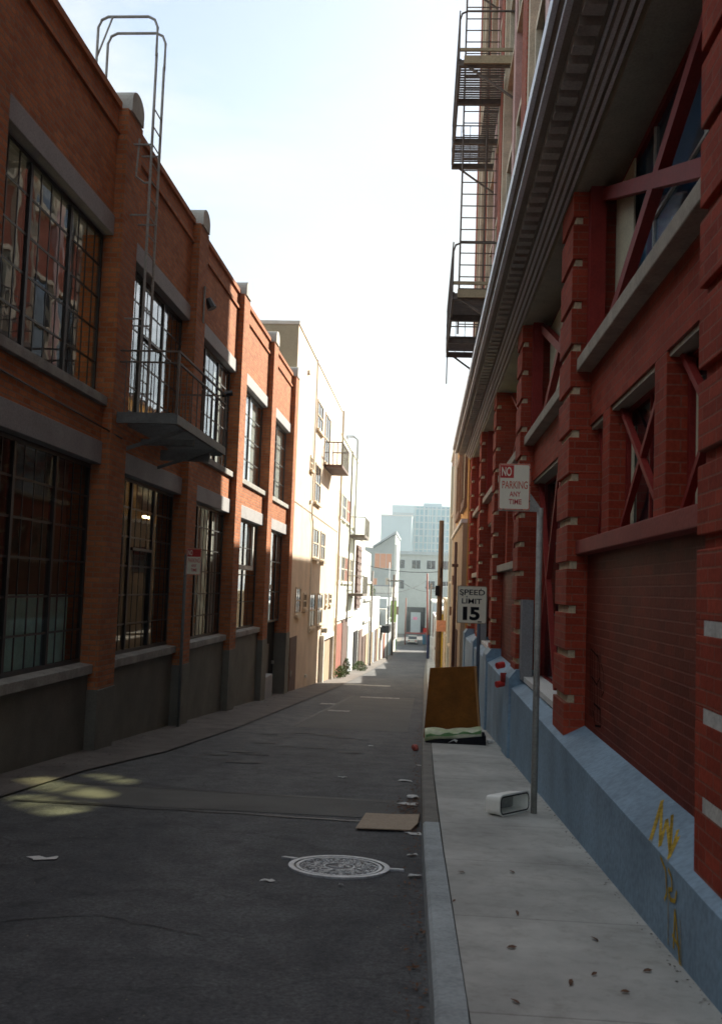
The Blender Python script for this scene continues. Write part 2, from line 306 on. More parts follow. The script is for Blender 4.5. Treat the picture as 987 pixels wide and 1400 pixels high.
# ------------------------------------------------------------------ mesh builder
BASE = {}
class MB:
    def __init__(s): s.v = []; s.f = []
    def add(s, vs, fs):
        o = len(s.v); s.v += [tuple(v) for v in vs]; s.f += [tuple(i + o for i in f) for f in fs]; return s
    def hexa(s, p): return s.add(p, [(0, 3, 2, 1), (4, 5, 6, 7), (0, 1, 5, 4), (1, 2, 6, 5), (2, 3, 7, 6), (3, 0, 4, 7)])
    def box(s, x0, x1, y0, y1, z0, z1):
        return s.hexa([(x0, y0, z0), (x1, y0, z0), (x1, y1, z0), (x0, y1, z0), (x0, y0, z1), (x1, y0, z1), (x1, y1, z1), (x0, y1, z1)])
    def prism(s, poly, a, b, axis='y'):
        n = len(poly)
        def P(u, w, t): return {'y': (u, t, w), 'x': (t, u, w), 'z': (u, w, t)}[axis]
        vs = [P(u, w, a) for u, w in poly] + [P(u, w, b) for u, w in poly]
        fs = [tuple(range(n))[::-1], tuple(range(n, 2 * n))] + [(i, (i + 1) % n, n + (i + 1) % n, n + i) for i in range(n)]
        return s.add(vs, fs)
    def bar(s, a, b, w, h=None):
        a = Vector(a); b = Vector(b); h = h or w; d = (b - a).normalized()
        u = d.cross(Vector((0, 0, 1)));
        if u.length < .01: u = Vector((1, 0, 0))
        u.normalize(); v = u.cross(d).normalized(); u *= w / 2; v *= h / 2
        return s.hexa([a - u - v, a + u - v, b + u - v, b - u - v, a - u + v, a + u + v, b + u + v, b - u + v])
    def tube(s, pts, r, n=8, r1=None):
        pts = [Vector(p) for p in pts]; rings = []
        for i, p in enumerate(pts):
            d = (pts[min(i + 1, len(pts) - 1)] - pts[max(i - 1, 0)]).normalized()
            u = d.cross(Vector((0, 0, 1)))
            if u.length < .05: u = d.cross(Vector((0, 1, 0)))
            u.normalize(); v = d.cross(u).normalized()
            rr = r if r1 is None else r + (r1 - r) * i / (len(pts) - 1)
            rings.append([p + (u * math.cos(2 * PI * k / n) + v * math.sin(2 * PI * k / n)) * rr for k in range(n)])
        vs = [q for g in rings for q in g]; fs = []
        for i in range(len(rings) - 1):
            for k in range(n): fs.append((i * n + k, i * n + (k + 1) % n, (i + 1) * n + (k + 1) % n, (i + 1) * n + k))
        fs += [tuple(range(n)), tuple(range((len(rings) - 1) * n, len(rings) * n))]
        return s.add(vs, fs)
    def quad(s, *p): return s.add(p, [tuple(range(len(p)))])
    def build(s, name, m, parent=None, bevel=0, smooth=False):
        o0 = BASE.get(parent, (0, 0, 0)) if parent is not None else (0, 0, 0)
        me = bpy.data.meshes.new(name)
        me.from_pydata([(x - o0[0], y - o0[1], z - o0[2]) for x, y, z in s.v], [], s.f)
        bm = bmesh.new(); bm.from_mesh(me); bmesh.ops.recalc_face_normals(bm, faces=bm.faces); bm.to_mesh(me); bm.free()
        me.materials.append(m)
        if smooth:
            for p in me.polygons: p.use_smooth = True
        o = bpy.data.objects.new(name, me); C.objects.link(o)
        if parent is not None: o.parent = parent; BASE[o] = o0
        if bevel:
            b = o.modifiers.new('bevel', 'BEVEL'); b.width = bevel; b.segments = 2; b.limit_method = 'ANGLE'
        return o
def tag(o, label=None, cat=None, group=None, kind=None):
    if label: o['label'] = label
    if cat: o['category'] = cat
    if group: o['group'] = group
    if kind: o['kind'] = kind
    return o
def thing(name, label, cat, loc, rz=0, rx=0, group=None, local=False):
    o = bpy.data.objects.new(name, None); C.objects.link(o); o.empty_display_size = .3
    if rz and not local:      # loc given in the turned street-side frame
        o.location = Matrix.Rotation(rz, 3, 'Z') @ Vector(loc)
    else: o.location = loc
    o.rotation_euler = (rx, 0, rz)
    BASE[o] = (0, 0, 0) if local else tuple(loc)
    return tag(o, label, cat, group)
def struct(name, mb, m, **k): return tag(mb.build(name, m, **k), kind='structure')

# ------------------------------------------------------------------ ground
def strip(x0f, x1f, ys, zf, th=None):
    mb = MB(); n = len(ys)
    vs = []
    for y in ys: vs += [(x0f(y), y, zf(y)), (x1f(y), y, zf(y))]
    fs = [(2 * i, 2 * i + 1, 2 * i + 3, 2 * i + 2) for i in range(n - 1)]
    return mb.add(vs, fs)
ys = sorted(set([-12 + i * 2 for i in range(30)] + [48 + i * 6 for i in range(18)] + [42, 60, 100, 150]))
ys = [y for y in ys if y <= 150]
far = [150, 156, 165, 173, 181, 190, 200, 208, 215]
g = MB(); gy = [-80, -40, 0, 42, 60, 100, 150, 165, 181, 215, 400, 900, 4000]
gx = [-2500, -300, -40, -5.4, 1.9, 40, 300, 2500]
vs = [(x, y, gz(y) - .06) for y in gy for x in gx]; nx = len(gx)
g.add(vs, [(j * nx + i, j * nx + i + 1, (j + 1) * nx + i + 1, (j + 1) * nx + i) for j in range(len(gy) - 1) for i in range(nx - 1)])
struct('ground', g, M['soil'])
struct('road', strip(lambda y: -5.3, lambda y: kx(y) + .02, ys, gz), M['road'])
struct('cross_street', MB().quad((-60, 150.01, gz(150)), (60, 150.01, gz(150)), (60, 165, gz(165)), (-60, 165, gz(165))), M['road'])
struct('far_road', strip(lambda y: -5.3, lambda y: .6, far[2:], lambda y: gz(y) + .004), M['road'])
struct('far_pavement', MB().quad((-5.3, 165.0, gz(165) + .06), (-60, 165.0, gz(165) + .06), (-60, 169, gz(169) + .06), (-5.3, 169, gz(169) + .06)), M['pave'])
# kerb, pavement
def kerb_mesh(ysub):
    mb = MB(); vs = []
    for y in ysub:
        k = kx(y); z = gz(y)
        vs += [(k - .015, y, z - .05), (k, y, z + .105), (k + .02, y, z + .122), (k + .14, y, z + .122), (k + .14, y, z - .05)]
    n = 5; fs = []
    for i in range(len(ysub) - 1):
        for j in range(n - 1): fs.append((i * n + j, i * n + j + 1, (i + 1) * n + j + 1, (i + 1) * n + j))
    fs += [(0, 1, 2, 3, 4), tuple(range((len(ysub) - 1) * n, len(ysub) * n))]
    return mb.add(vs, fs)
struct('kerb', kerb_mesh([-10, -4, 0, 2, 4.5, 6, 8, 9.0]), M['kerbA'])
struct('kerb', kerb_mesh([9.015, 11.5, 14, 17.7, 25, 35, 42, 50, 60, 70, 85, 100, 125, 150]), M['kerbB'])
py = [-10, -4, 0, 4, 8, 12, 16, 20, 25, 30, 36, 42, 50, 60, 75, 100, 125, 150]
struct('pavement', strip(lambda y: kx(y) + .15, lambda y: wallx(y) + .3, py, sh), M['pave'])
lw = strip(lambda y: -5.2, lambda y: lerp([(5, -4.35), (12, -4.1), (14.5, -3.75), (19, -3.6), (35, -3.6), (150, -4.0)], y), [5, 9, 12, 14.5, 17, 19, 23, 27, 31, 35, 42, 60, 80, 100, 150], lambda y: gz(y) + .02)
struct('left_footway', lw, M['walk'])
# patched asphalt
struct('road_patch', strip(lambda y: -3.9, lambda y: kx(y) - .22, [9.75, 10.4, 10.95], lambda y: gz(y) + .004), M['patch'])
struct('road_patch', strip(lambda y: -2.6, lambda y: kx(y) - .3, [20, 23, 26, 30, 34], lambda y: gz(y) + .004), M['patch'])
for (xa, ya, xb_, yb2, w_) in [(-4.0, 9.72, -.1, 9.5, .05), (-4.0, 11.05, -.1, 10.75, .035), (-2.7, 20, -2.45, 34, .04), (-3.7, 14.2, -1.6, 13.6, .02), (-1.6, 13.6, -.7, 14.4, .02), (-3.2, 5.2, -1.9, 5.9, .015), (-1.9, 5.9, -1.2, 5.6, .012)]:
    q = MB(); n = 14; pts = []
    for i in range(n + 1):
        u_ = i / n; pts.append((xa + (xb_ - xa) * u_ + random.uniform(-.02, .02), ya + (yb2 - ya) * u_ + random.uniform(-.03, .03)))
    dx, dy = xb_ - xa, yb2 - ya; L_ = math.hypot(dx, dy); nx2, ny2 = -dy / L_ * w_ / 2, dx / L_ * w_ / 2
    for (ax, ay), (cx2, cy2) in zip(pts, pts[1:]):
        q.quad(*[(x_, y_, gz(y_) + .0085) for x_, y_ in ((ax + nx2, ay + ny2), (cx2 + nx2, cy2 + ny2), (cx2 - nx2, cy2 - ny2), (ax - nx2, ay - ny2))])
    struct('tar_seam', q, M['tar'])
# worn paint bars, and the long far sun strip put in as colour
for x0, x1, y0, y1 in [(-2.5, -1.95, 25.3, 25.8), (-3.0, -2.6, 28.2, 28.8), (-4.3, -1.6, 43.2, 44.3), (-2.2, -.9, 33, 33.6)]:
    q = MB(); n = 5
    for i in range(n):
        a = x0 + (x1 - x0) * i / n; b = x0 + (x1 - x0) * (i + 1) / n; j = random.uniform(-.08, .08)
        q.quad((a, y0 + j, gz(y0 + j) + .008), (b, y0 + j * .5, gz(y0 + j * .5) + .008), (b, y1 + j, gz(y1 + j) + .008), (a, y1, gz(y1) + .008))
    struct('road_bar', q, M['paintsun'])
rc = random.Random(3)
for k in range(14):
    cx = rc.uniform(-3.2, -.9); cy = rc.uniform(13.5, 19); w = rc.uniform(.12, .38); d = rc.uniform(.05, .2)
    pts = [(cx + w * math.cos(a) * rc.uniform(.5, 1), cy + d * math.sin(a) * rc.uniform(.4, 1)) for a in [i * PI / 5 for i in range(10)]]
    if k == 0: q = MB()
    q.quad(*[(x, y, gz(y) + .008) for x, y in pts])
struct('road_blots', q, M['patch'])  # irregular blots in the road patch colour

# ------------------------------------------------------------------ LEFT BRICK BUILDING
XW, XP, XG = -4.85, -4.7, -4.99
L0 = (-4.85, 14.0, gz(14))
LB = thing('brick_building', 'long two-storey orange brick industrial building with steel windows and grey base', 'building', L0)
PIERS = [9.4 + 4.7 * i for i in range(6)]; PW = .75
YE = PIERS[-1] + PW
wall = MB(); ZT = 7.0
# solid stretch behind the camera
wall.box(-5.3, XW, -8, 9.4, -1.38, ZT)
bays = [(PIERS[i] + PW, PIERS[i + 1]) for i in range(5)]
UT, UB, LT, LBT = 5.06, 2.66, 1.65, -1.22   # opening heights: upper top/bottom, lower top/bottom
for i, (a, b) in enumerate(bays):
    wall.box(-5.3, XW, a, b, 5.36, ZT); wall.box(-5.3, XW, a, b, 1.98, 2.5)
wall.build('wall', M['brickL'], LB)
for p in PIERS:
    pb = MB().box(-5.3, XP, p, p + PW, -1.6, 7.02); pb.build('pier', M['brickL'], LB, bevel=.008)
# parapet courses
for i, (a, b) in enumerate(bays):
    c = MB().box(-5.35, XW + .05, a, b, 7.0, 7.1).box(XW - .02, XW + .045, a, b, 6.62, 6.69)
    c.build('parapet_coping', M['brickL'], LB)
MB().box(-5.35, XW + .05, -8, 9.4, 7.0, 7.1).build('parapet_coping', M['brickL'], LB)
for p in PIERS:
    c = MB(); n = 10; r = .3; yc = p + PW / 2
    poly = [(yc - r, 7.02), (yc + r, 7.02), (yc + r, 7.2)] + [(yc + r * math.cos(t * PI / n), 7.2 + .2 * math.sin(t * PI / n)) for t in range(1, n)] + [(yc - r, 7.2)]
    c.prism(poly, -5.35, XP + .03, 'x'); c.build('pier_cap', M['capc'], LB)
dd = MB().box(-5.3, XW, -8, 9.4, -4.6, -1.38)
dd.build('base_wall', M['dado'], LB)
for i, (a, b) in enumerate(bays):
    if i < 4: MB().box(-5.3, XW, a, b, -5, -1.36).build('base_wall', M['dado'], LB)
for p in PIERS: MB().box(-5.3, XP + .012, p - .02, p + PW + .02, -5, -1.6).build('pier_base', M['dado'], LB, bevel=.01)
for i, (a, b) in enumerate(bays):
    MB().box(-5.3, XW + .03, a + .002, b - .002, UT, 5.36).build('lintel', M['conc'], LB, bevel=.01)
    MB().box(-5.3, XW + .03, a + .002, b - .002, LT, 1.98).build('lintel', M['conc'], LB, bevel=.01)
def steel_window(a, b, z0, z1, cols=4, rows=5, sill=True, frame=M['frame'], glassm=M['glass'], splits=(.33, .67), xg=XG, smat=None, sillh=.15, opener=False):
    f = MB(); w = .06
    fx0, fx1 = xg - .04, xg + .015
    f.box(fx0, fx1, a, b, z1 - w, z1).box(fx0, fx1, a, b, z0, z0 + w)
    ed = [a] + [a + (b - a) * s for s in splits] + [b]
    f.box(fx0, fx1, a, a + w, z0 + w, z1 - w).box(fx0, fx1, b - w, b, z0 + w, z1 - w)
    for e in ed[1:-1]: f.box(fx0 - .01, fx1 + .01, e - .035, e + .035, z0 + w, z1 - w)
    for s0, s1 in zip(ed, ed[1:]):
        for k in range(1, cols):
            y = s0 + (s1 - s0) * k / cols; f.box(xg - .01, xg + .006, y - .010, y + .010, z0 + w, z1 - w)
    for k in range(1, rows):
        z = z0 + (z1 - z0) * k / rows; f.box(xg - .012, xg + .008, a + w, b - w, z - .014, z + .014)
    if opener:
        s0, s1 = ed[1], ed[2]; zz = z0 + (z1 - z0) * .6
        f.box(xg, xg + .05, s0 + .08, s1 - .08, zz - .025, zz + .025)
    fo = f.build('window', frame, LB)
    MB().quad((xg, a, z0), (xg, b, z0), (xg, b, z1), (xg, a, z1)).build('pane', glassm, fo)
    if sill:
        MB().prism([(XW + .07, z0 - sillh), (XW + .07, z0 - .02), (xg - .05, z0 + .01), (xg - .05, z0 - sillh)], a + .002, b - .002).build('sill', smat or M['concsill'], fo, bevel=.008)
    return fo
for i, (a, b) in enumerate(bays):
    fo = steel_window(a, b, UB, UT, 4 if i < 2 else 3 if i < 3 else 2, 5 if i < 3 else 4, opener=(i == 1), splits=(.33, .67) if i < 3 else (.5,))
    if i >= 2: MB().box(XG - .1, XG - .085, a + .1 if i > 2 else b - 1.35, b - .1, UB + .1, UT - .05).build('blind', M['white'], fo)
for i, (a, b) in enumerate(bays[:3]):
    fo = steel_window(a, b, LBT, LT, 4, 6, opener=(i == 1), glassm=M['lowglass'])
    if i == 0:
        MB().box(XG - .06, XG - .05, a + .05, b - .45, LBT + .03, LBT + .98).build('frosted_film', M['frost'], fo)
    if i == 2: MB().box(XG - .1, XG - .085, b - 1.9, b - .1, LBT + .05, LT - .05).build('blind', M['white'], fo)
# bay 4: white sashes behind black frame
a, b = bays[3]
fo = steel_window(a, b, LBT, LT, 2, 4, splits=(.5,))
MB().box(XG + .04, XG + .09, a + .5, b - .9, .35, .47).box(XG + .04, XG + .09, b - 1.05, b - .93, .47, LT - .1).box(XG + .04, XG + .09, a + .5, a + .62, .47, LT - .1).build('sash', M['wframe'], fo)
# bay 5: narrow window with low plinth, and a door
a, b = bays[4]; m_ = a + 1.75
fo = steel_window(a, m_, -2.75, LT, 2, 5, splits=(.5,), frame=M['frame'], sill=False)
MB().box(XG + .04, XG + .09, a + .2, m_, -.15, -.03).box(XG + .04, XG + .09, m_ - .45, m_ - .33, -.03, LT - .06).build('sash', M['wframe'], fo)
MB().box(-5.3, XW + .1, a, m_ - .02, -5, -2.75).build('plinth', M['conc'], LB, bevel=.02)
fo = steel_window(m_, b, -1.2, LT, 2, 3, splits=(.5,), sill=False)
dr = MB().box(-5.25, -5.1, m_, b, -5, -1.2).build('door', M['black'], LB)
MB().box(-5.1, -5.06, m_ + .1, m_ + .95, -3.35, -1.9).build('door_panel', M['frame'], dr)
MB().box(-5.1, -5.03, b - .35, b - .25, -2.6, -2.5).build('handle', M['galv'], dr)
# interior rooms
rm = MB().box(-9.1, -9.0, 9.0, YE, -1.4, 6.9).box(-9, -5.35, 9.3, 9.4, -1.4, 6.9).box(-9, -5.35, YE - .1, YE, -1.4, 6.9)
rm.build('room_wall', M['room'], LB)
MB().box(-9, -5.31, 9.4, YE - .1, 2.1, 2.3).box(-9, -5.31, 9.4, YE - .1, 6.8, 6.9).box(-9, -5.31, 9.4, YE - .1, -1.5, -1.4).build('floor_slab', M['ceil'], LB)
for (x, y, z, l) in [(-7.2, 12.2, 4.35, .5), (-7.2, 13.2, 4.35, .55), (-6.6, 13.9, 4.2, .2), (-6.2, 12.6, 3.0, .6), (-6.2, 13.5, 2.95, .4), (-7.0, 24, 1.5, .5)]:
    MB().box(x - .04, x + .04, y - l / 2, y + l / 2, z, z + .05).build('lamp_tube', M['tube'], LB)
MB().box(-6.6, -6.5, 12.4, 13.0, 3.15, 3.9).build('interior_board', M['wframe'], LB)
MB().box(-6.0, -5.9, 10.2, 10.7, -.2, .3).build('interior_board', M['lime'], LB)
# side wall & roof slab
MB().box(-16, -5.3, YE - .3, YE, -5, 6.6).build('end_wall', M['brickL'], LB)
MB().box(-16, -5.31, -8, YE - .3, 6.6, 6.7).build('roof', M['conc'], LB)
MB().box(-5.32, XW + .0, -8.3, -8.0, -2, 7).build('end_wall', M['brickL'], LB)
# small wall lamp and conduit
MB().tube([(XW, 19.9, 5.75), (XW + .16, 19.9, 5.75)], .03, 6).tube([(XW + .1, 19.9, 5.82), (XW + .2, 19.9, 5.62)], .07, 8, .1).build('wall_lamp', M['frame'], LB)
MB().tube([(XP + .02, 19.3, 5.9), (XP + .02, 19.3, 5.15)], .02, 6).build('conduit', M['galv'], LB)
MB().tube([(XP + .02, 14.55, 2.1), (XW + .02, 13.0, 2.22), (XW + .02, 10.2, 2.28)], .012, 5).build('cable', M['frame'], LB)
# fire balcony
fb = MB()
by0, by1, bx, bz = 14.3, 17.75, -3.83, 2.3
fb.box(XP, bx, by0, by0 + .06, bz, bz + .16)
fb.box(bx - .0, bx + .05, by0, by1, bz, bz + .14)
fb.box(XW + .02, bx, by1 - .06, by1, bz - .02, bz + .14)
for k in range(24):
    y = by0 + .06 + (by1 - .12 - by0) * k / 24; fb.box(XW + .03, bx, y, y + .03, bz + .09, bz + .12)
fb.bar((XW, by0 + .6, bz - .35), (bx, by0 + .6, bz), .05).bar((XW, by1 - .7, bz - .35), (bx, by1 - .7, bz), .05)
fb.box(XW + .05, bx - .1, 15.9, 16.0, bz - .1, bz).box(XW + .05, bx - .1, 17.1, 17.2, bz - .2, bz - .02)
bal = fb.build('fire_balcony', M['steel'], LB)
rl = MB(); rz = bz + .14
for zz in (rz + .78, rz + .95):
    rl.bar((XW + .05, by0 + .03, zz), (bx, by0 + .03, zz), .025); rl.bar((bx + .02, by0 + .03, zz), (bx + .02, by1, zz), .03)
rl.bar((XW + .05, by1 - .03, rz + .95), (bx, by1 - .03, rz + .95), .025)
for k in range(7): rl.bar((XP + .1 + k * .13, by0 + .03, rz), (XP + .1 + k * .13, by0 + .03, rz + .78), .014)
for k in range(10): rl.bar((bx + .02, by0 + .2 + k * .36, rz), (bx + .02, by0 + .2 + k * .36, rz + .78), .014)
for k in range(7): rl.bar((XP + .1 + k * .13, by1 - .03, rz), (XP + .1 + k * .13, by1 - .03, rz + .95), .014)
for y in (by0 + .03, (by0 + by1) / 2, by1 - .03): rl.bar((bx + .02, y, rz), (bx + .02, y, rz + .95), .035)
rl.build('railing', M['iron'], bal)
kn = MB().tube([(bx - .05, by1 - .1, rz + .95), (bx + .14, by1 - .05, rz + 1.0)], .05, 8).build('latch', M['frame'], bal)
# figure-like dark bag standing on the balcony is an ornamental post
# roof ladder with hooped handrails
ld = MB(); lx = -4.42; ly0, ly1 = 14.42, 14.84
for y in (ly0, ly1): ld.tube([(lx, y, bz + .14), (lx, y, 8.05)], .022, 6)
for k in range(17): ld.tube([(lx, ly0, bz + .4 + k * .28), (lx, ly1, bz + .4 + k * .28)], .011, 5)
for z in (3.9, 5.5, 6.6):
    for y in (ly0, ly1): ld.bar((XP, y, z), (lx, y, z), .03, .02)
lad = ld.build('roof_ladder', M['galv'], LB)
hp = MB()
for y in (ly0 - .02, ly1 + .02):
    hp.tube([(lx, y, 8.0), (lx, y, 8.45), (lx - .05, y, 8.57), (lx - .15, y, 8.62), (lx - .78, y, 8.62), (lx - .88, y, 8.57), (lx - .93, y, 8.45), (lx - .93, y, 7.05)], .022, 6)
hp.bar((lx - .93, ly0, 8.0), (lx - .7, ly0 - .05, 8.6), .02)
hp.build('handrail_hoop', M['galv'], lad)
br = MB().tube([(lx - .2, ly0 + .02, 6.7), (lx - .22, ly0 - .0, 6.1), (lx - .1, ly0 + .05, 6.02), (lx, ly0 + .1, 6.05)], .018, 6)
br.build('bracket', M['galv'], lad)

# ------------------------------------------------------------------ generic far facades
def simple_window(parent, x, y0, y1, z0, z1, side=1, frame=M['wframe'], pane=M['dglass'], cols=2, rows=2, fw=.07, proud=.04, name='window'):
    """window on a wall facing +x (side=1) or -x (side=-1) at plane x"""
    f = MB(); xa, xb = (x + .002, x + proud) if side > 0 else (x - proud, x - .002)
    f.box(xa, xb, y0, y1, z1 - fw, z1).box(xa, xb, y0, y1, z0, z0 + fw).box(xa, xb, y0, y0 + fw, z0 + fw, z1 - fw).box(xa, xb, y1 - fw, y1, z0 + fw, z1 - fw)
    for k in range(1, cols):
        y = y0 + (y1 - y0) * k / cols; f.box(xa, xb - .01 if side > 0 else xb, y - .025, y + .025, z0 + fw, z1 - fw)
    for k in range(1, rows):
        z = z0 + (z1 - z0) * k / rows; f.box(xa, xb, y0 + fw, y1 - fw, z - .025, z + .025)
    fo = f.build(name, frame, parent)
    MB().box(min(x, x + .12 * side) + (.003 if side > 0 else 0), max(x, x + .12 * side) - (0 if side > 0 else .003), y0 - .08, y1 + .08, z0 - .1, z0 - .003).build('sill', frame, fo)
    xp = x + .012 * side
    MB().quad((xp, y0 + .02, z0 + .02), (xp, y1 - .02, z0 + .02), (xp, y1 - .02, z1 - .02), (xp, y0 + .02, z1 - .02)).build('pane', pane, fo)
    return fo
def front_window(parent, y, x0, x1, z0, z1, frame=M['wframe'], pane=M['dglass'], cols=2, rows=2, fw=.1, proud=.06):
    f = MB(); ya, yb = y - proud, y - .002
    f.box(x0, x1, ya, yb, z1 - fw, z1).box(x0, x1, ya, yb, z0, z0 + fw).box(x0, x0 + fw, ya, yb, z0 + fw, z1 - fw).box(x1 - fw, x1, ya, yb, z0 + fw, z1 - fw)
    for k in range(1, cols):
        x = x0 + (x1 - x0) * k / cols; f.box(x - .04, x + .04, ya, yb, z0 + fw, z1 - fw)
    for k in range(1, rows):
        z = z0 + (z1 - z0) * k / rows; f.box(x0 + fw, x1 - fw, ya, yb, z - .04, z + .04)
    fo = f.build('window', frame, parent)
    MB().quad((x0, y - .02, z0), (x1, y - .02, z0), (x1, y - .02, z1), (x0, y - .02, z1)).build('pane', pane, fo)
    return fo
def building(name, label, x0, x1, y0, y1, zt, m, rz=0, coping=None, side_m=None, zb=None):
    xf = x1 if x1 < 0 else x0
    zb = min(gz(y0), gz(y1)) - .5 if zb is None else zb
    b = thing(name, label, 'building', (xf, y0, gz(y0)), rz=rz)
    MB().box(x0, x1, y0, y1, zb, zt).build('wall', m, b)
    if coping: MB().box(x0 - .06, x1 + .06, y0 - .03, y1 + .0, zt, zt + .15).build('coping', coping, b)
    return b

# cream building
cb_ = building('stucco_building', 'tall cream stucco building next to the orange brick one with small iron balcony', -13, -4.8, YE + .02, 50.7, 9.0, M['cream'])
MB().box(-13.1, -4.76, YE - .02, 50.7, 9.0, 9.12).build('coping', M['offwhite'], cb_)
MB().quad((-13, YE + .012, -5), (-4.82, YE + .012, -5), (-4.82, YE + .012, 9.0), (-13, YE + .012, 9.0)).build('side_wall', M['beige'], cb_)  # darker beige stands for the shaded side of the cream stucco
for (y0, y1, z0, z1) in [(39.9, 41.9, 1.12, 2.36), (42.8, 44.5, 1.1, 2.36), (35.5, 36.8, -1.06, -.08), (37.7, 38.6, -.91, -.3), (39.6, 41.6, -1.71, -.32), (42.5, 44.4, -1.71, -.33), (45.6, 46.3, -.89, -.34), (47.3, 48.5, -.88, -.35), (39.95, 41.9, 6.4, 7.6), (43.0, 45.1, 5.4, 7.6), (38.2, 38.9, 4.5, 5.05), (40.0, 41.9, 3.4, 5.0)]:
    simple_window(cb_, -4.8, y0, y1, z0, z1, 1, M['creamtrim'], M['dglass'])
d = MB().box(-4.86, -4.77, 34.5, 36.2, -4.6, -1.84).build('door', M['brownwood'], cb_)
MB().box(-4.77, -4.73, 34.7, 34.8, -3.2, -3.0).build('handle', M['galv'], d)
MB().box(-4.79, -4.6, 44.0, 44.2, -5, -2.4).box(-4.79, -4.6, 48.4, 48.6, -5, -2.4).box(-4.79, -4.6, 44.0, 48.6, -2.4, -2.2).build('garage_frame', M['white'], cb_)
MB().box(-4.79, -4.75, 44.2, 48.4, -5, -2.4).build('garage_door', M['tan'], cb_)
MB().box(-4.8, -4.55, 44.6, 44.9, -2.1, -1.9).build('wall_lamp', M['galv'], cb_)
bl = MB().box(-4.8, -4.0, 43.2, 46.6, 5.2, 5.32).build('iron_balcony', M['brownwood'], cb_)
r_ = MB()
for k in range(9): r_.bar((-4.02, 43.2 + k * .42, 5.3), (-4.02, 43.2 + k * .42, 6.3), .03)
for k in range(5): r_.bar((-4.8 + k * .19, 43.2, 5.3), (-4.8 + k * .19, 43.2, 6.3), .03)
r_.bar((-4.02, 43.2, 6.3), (-4.02, 46.6, 6.3), .05).bar((-4.8, 43.2, 6.3), (-4.02, 43.2, 6.3), .05).bar((-4.8, 46.6, 6.3), (-4.02, 46.6, 6.3), .05)
r_.build('railing', M['iron'], bl)
MB().tube([(-4.74, 39.0, 9.0), (-4.74, 39.0, 2.7), (-4.74, 39.4, 2.5), (-4.74, 39.4, -1.9)], .03, 6).build('downpipe', M['offwhite'], cb_)
MB().tube([(-4.78, 34, 2.9), (-4.78, 50.4, 2.75)], .012, 4).build('cable', M['iron'], cb_)
MB().tube([(-4.7, 50.5, -4.9), (-4.7, 50.5, 9.0)], .05, 6).build('downpipe', M['creamtrim'], cb_)
MB().box(-4.8, -4.62, 33.9, 42.5, -5, -4.45).build('plinth', M['tan'], cb_)
for y, z in [(38.5, 3.2), (36.5, 7.9), (44.5, -2.0), (39, -3.6)]:
    MB().box(-4.8, -4.72, y, y + .3, z, z + .12).build('vent', M['offwhite'], cb_)

# pale mint building
mb_ = building('apartment_building', 'pale mint three-storey building beyond the cream one with rows of narrow shutters', -12, -4.85, 50.75, 63.4, 7.9, M['mint'], coping=M['offwhite'])
for z0, z1, ly in [(3.62, 5.0, [(50.9, 52.5), (53.3, 55.3), (56.1, 58.1), (60.4, 62.4)]), (.24, 1.68, [(51, 52.8), (54.0, 55.4), (55.9, 57.6), (58.0, 59.9), (60.4, 62.3)])]:
    for k, (y0, y1) in enumerate(ly):
        simple_window(mb_, -4.85, y0, y1, z0, z1, 1, M['offwhite'], [M['creamtrim'], M['dglass'], M['rustred']][k % 3], 2, 2)
MB().box(-4.84, -4.78, 51.2, 55.0, -5.6, -2.0).build('garage_door', M['rustred'], mb_)
MB().box(-4.84, -4.76, 55.2, 58.5, -5.8, -1.9).build('garage_door', M['brownwood'], mb_)
MB().box(-4.84, -4.76, 59.0, 62.5, -6, -2.3).build('garage_door', M['greyblue'], mb_)
MB().box(-4.86, -4.74, 50.75, 63.4, -1.8, -1.6).build('string_course', M['white'], mb_)
for z, nm in ((2.95, 'fire_balcony'), (-.55, 'fire_balcony')):
    f = MB().box(-4.85, -3.95, 59.0, 63.0, z, z + .16).build(nm, M['iron'], mb_)
    r_ = MB()
    for k in range(9): r_.bar((-3.97, 59 + k * .5, z), (-3.97, 59 + k * .5, z + 1.2), .03)
    r_.bar((-3.97, 59, z + 1.2), (-3.97, 63, z + 1.2), .05).bar((-4.85, 59, z + 1.2), (-3.97, 59, z + 1.2), .05)
    r_.build('railing', M['galv'], f)
r_ = MB()
for y in (59.6, 60.1): r_.tube([(-4.65, y, -.4), (-4.65, y, 8.9), (-4.9, y, 9.1), (-5.3, y, 9.1), (-5.4, y, 7.9)], .035, 6)
for k in range(28): r_.bar((-4.65, 59.6, -.2 + k * .3), (-4.65, 60.1, -.2 + k * .3), .02)
r_.build('roof_ladder', M['galv'], mb_)
MB().tube([(-4.7, 56.9, -2), (-4.7, 56.9, 7.8)], .045, 6).build('downpipe', M['iron'], mb_)

# further left
b4 = building('white_house', 'narrow white house with a tall dark red-brown screen beyond the mint building', -11, -4.85, 63.45, 72.5, 3.2, M['white'], coping=M['offwhite'])
s = MB().box(-4.84, -4.7, 64.2, 67.6, -1.4, 2.7)
for k in range(9): s.box(-4.7, -4.66, 64.2, 67.6, -1.2 + k * .45, -1.1 + k * .45)
s.build('timber_screen', M['brownwood'], b4)
simple_window(b4, -4.85, 68.6, 71.5, -.6, 1.2, 1, M['white'], M['greysid'], 1, 3)
MB().box(-4.84, -4.78, 64.4, 67.6, -6.6, -2.9).build('garage_door', M['black'], b4)
MB().box(-4.84, -4.78, 69, 72, -6.8, -3.0).build('garage_door', M['brownwood'], b4)
b5 = building('cream_house', 'cream rendered house with horizontal ledges behind the narrow white house', -11, -4.85, 72.55, 80.5, 2.7, M['offwhite'])
for z in (-1.0, .3, -2.6): MB().box(-4.86, -4.66, 72.6, 80.4, z, z + .16).build('ledge', M['white'], b5)
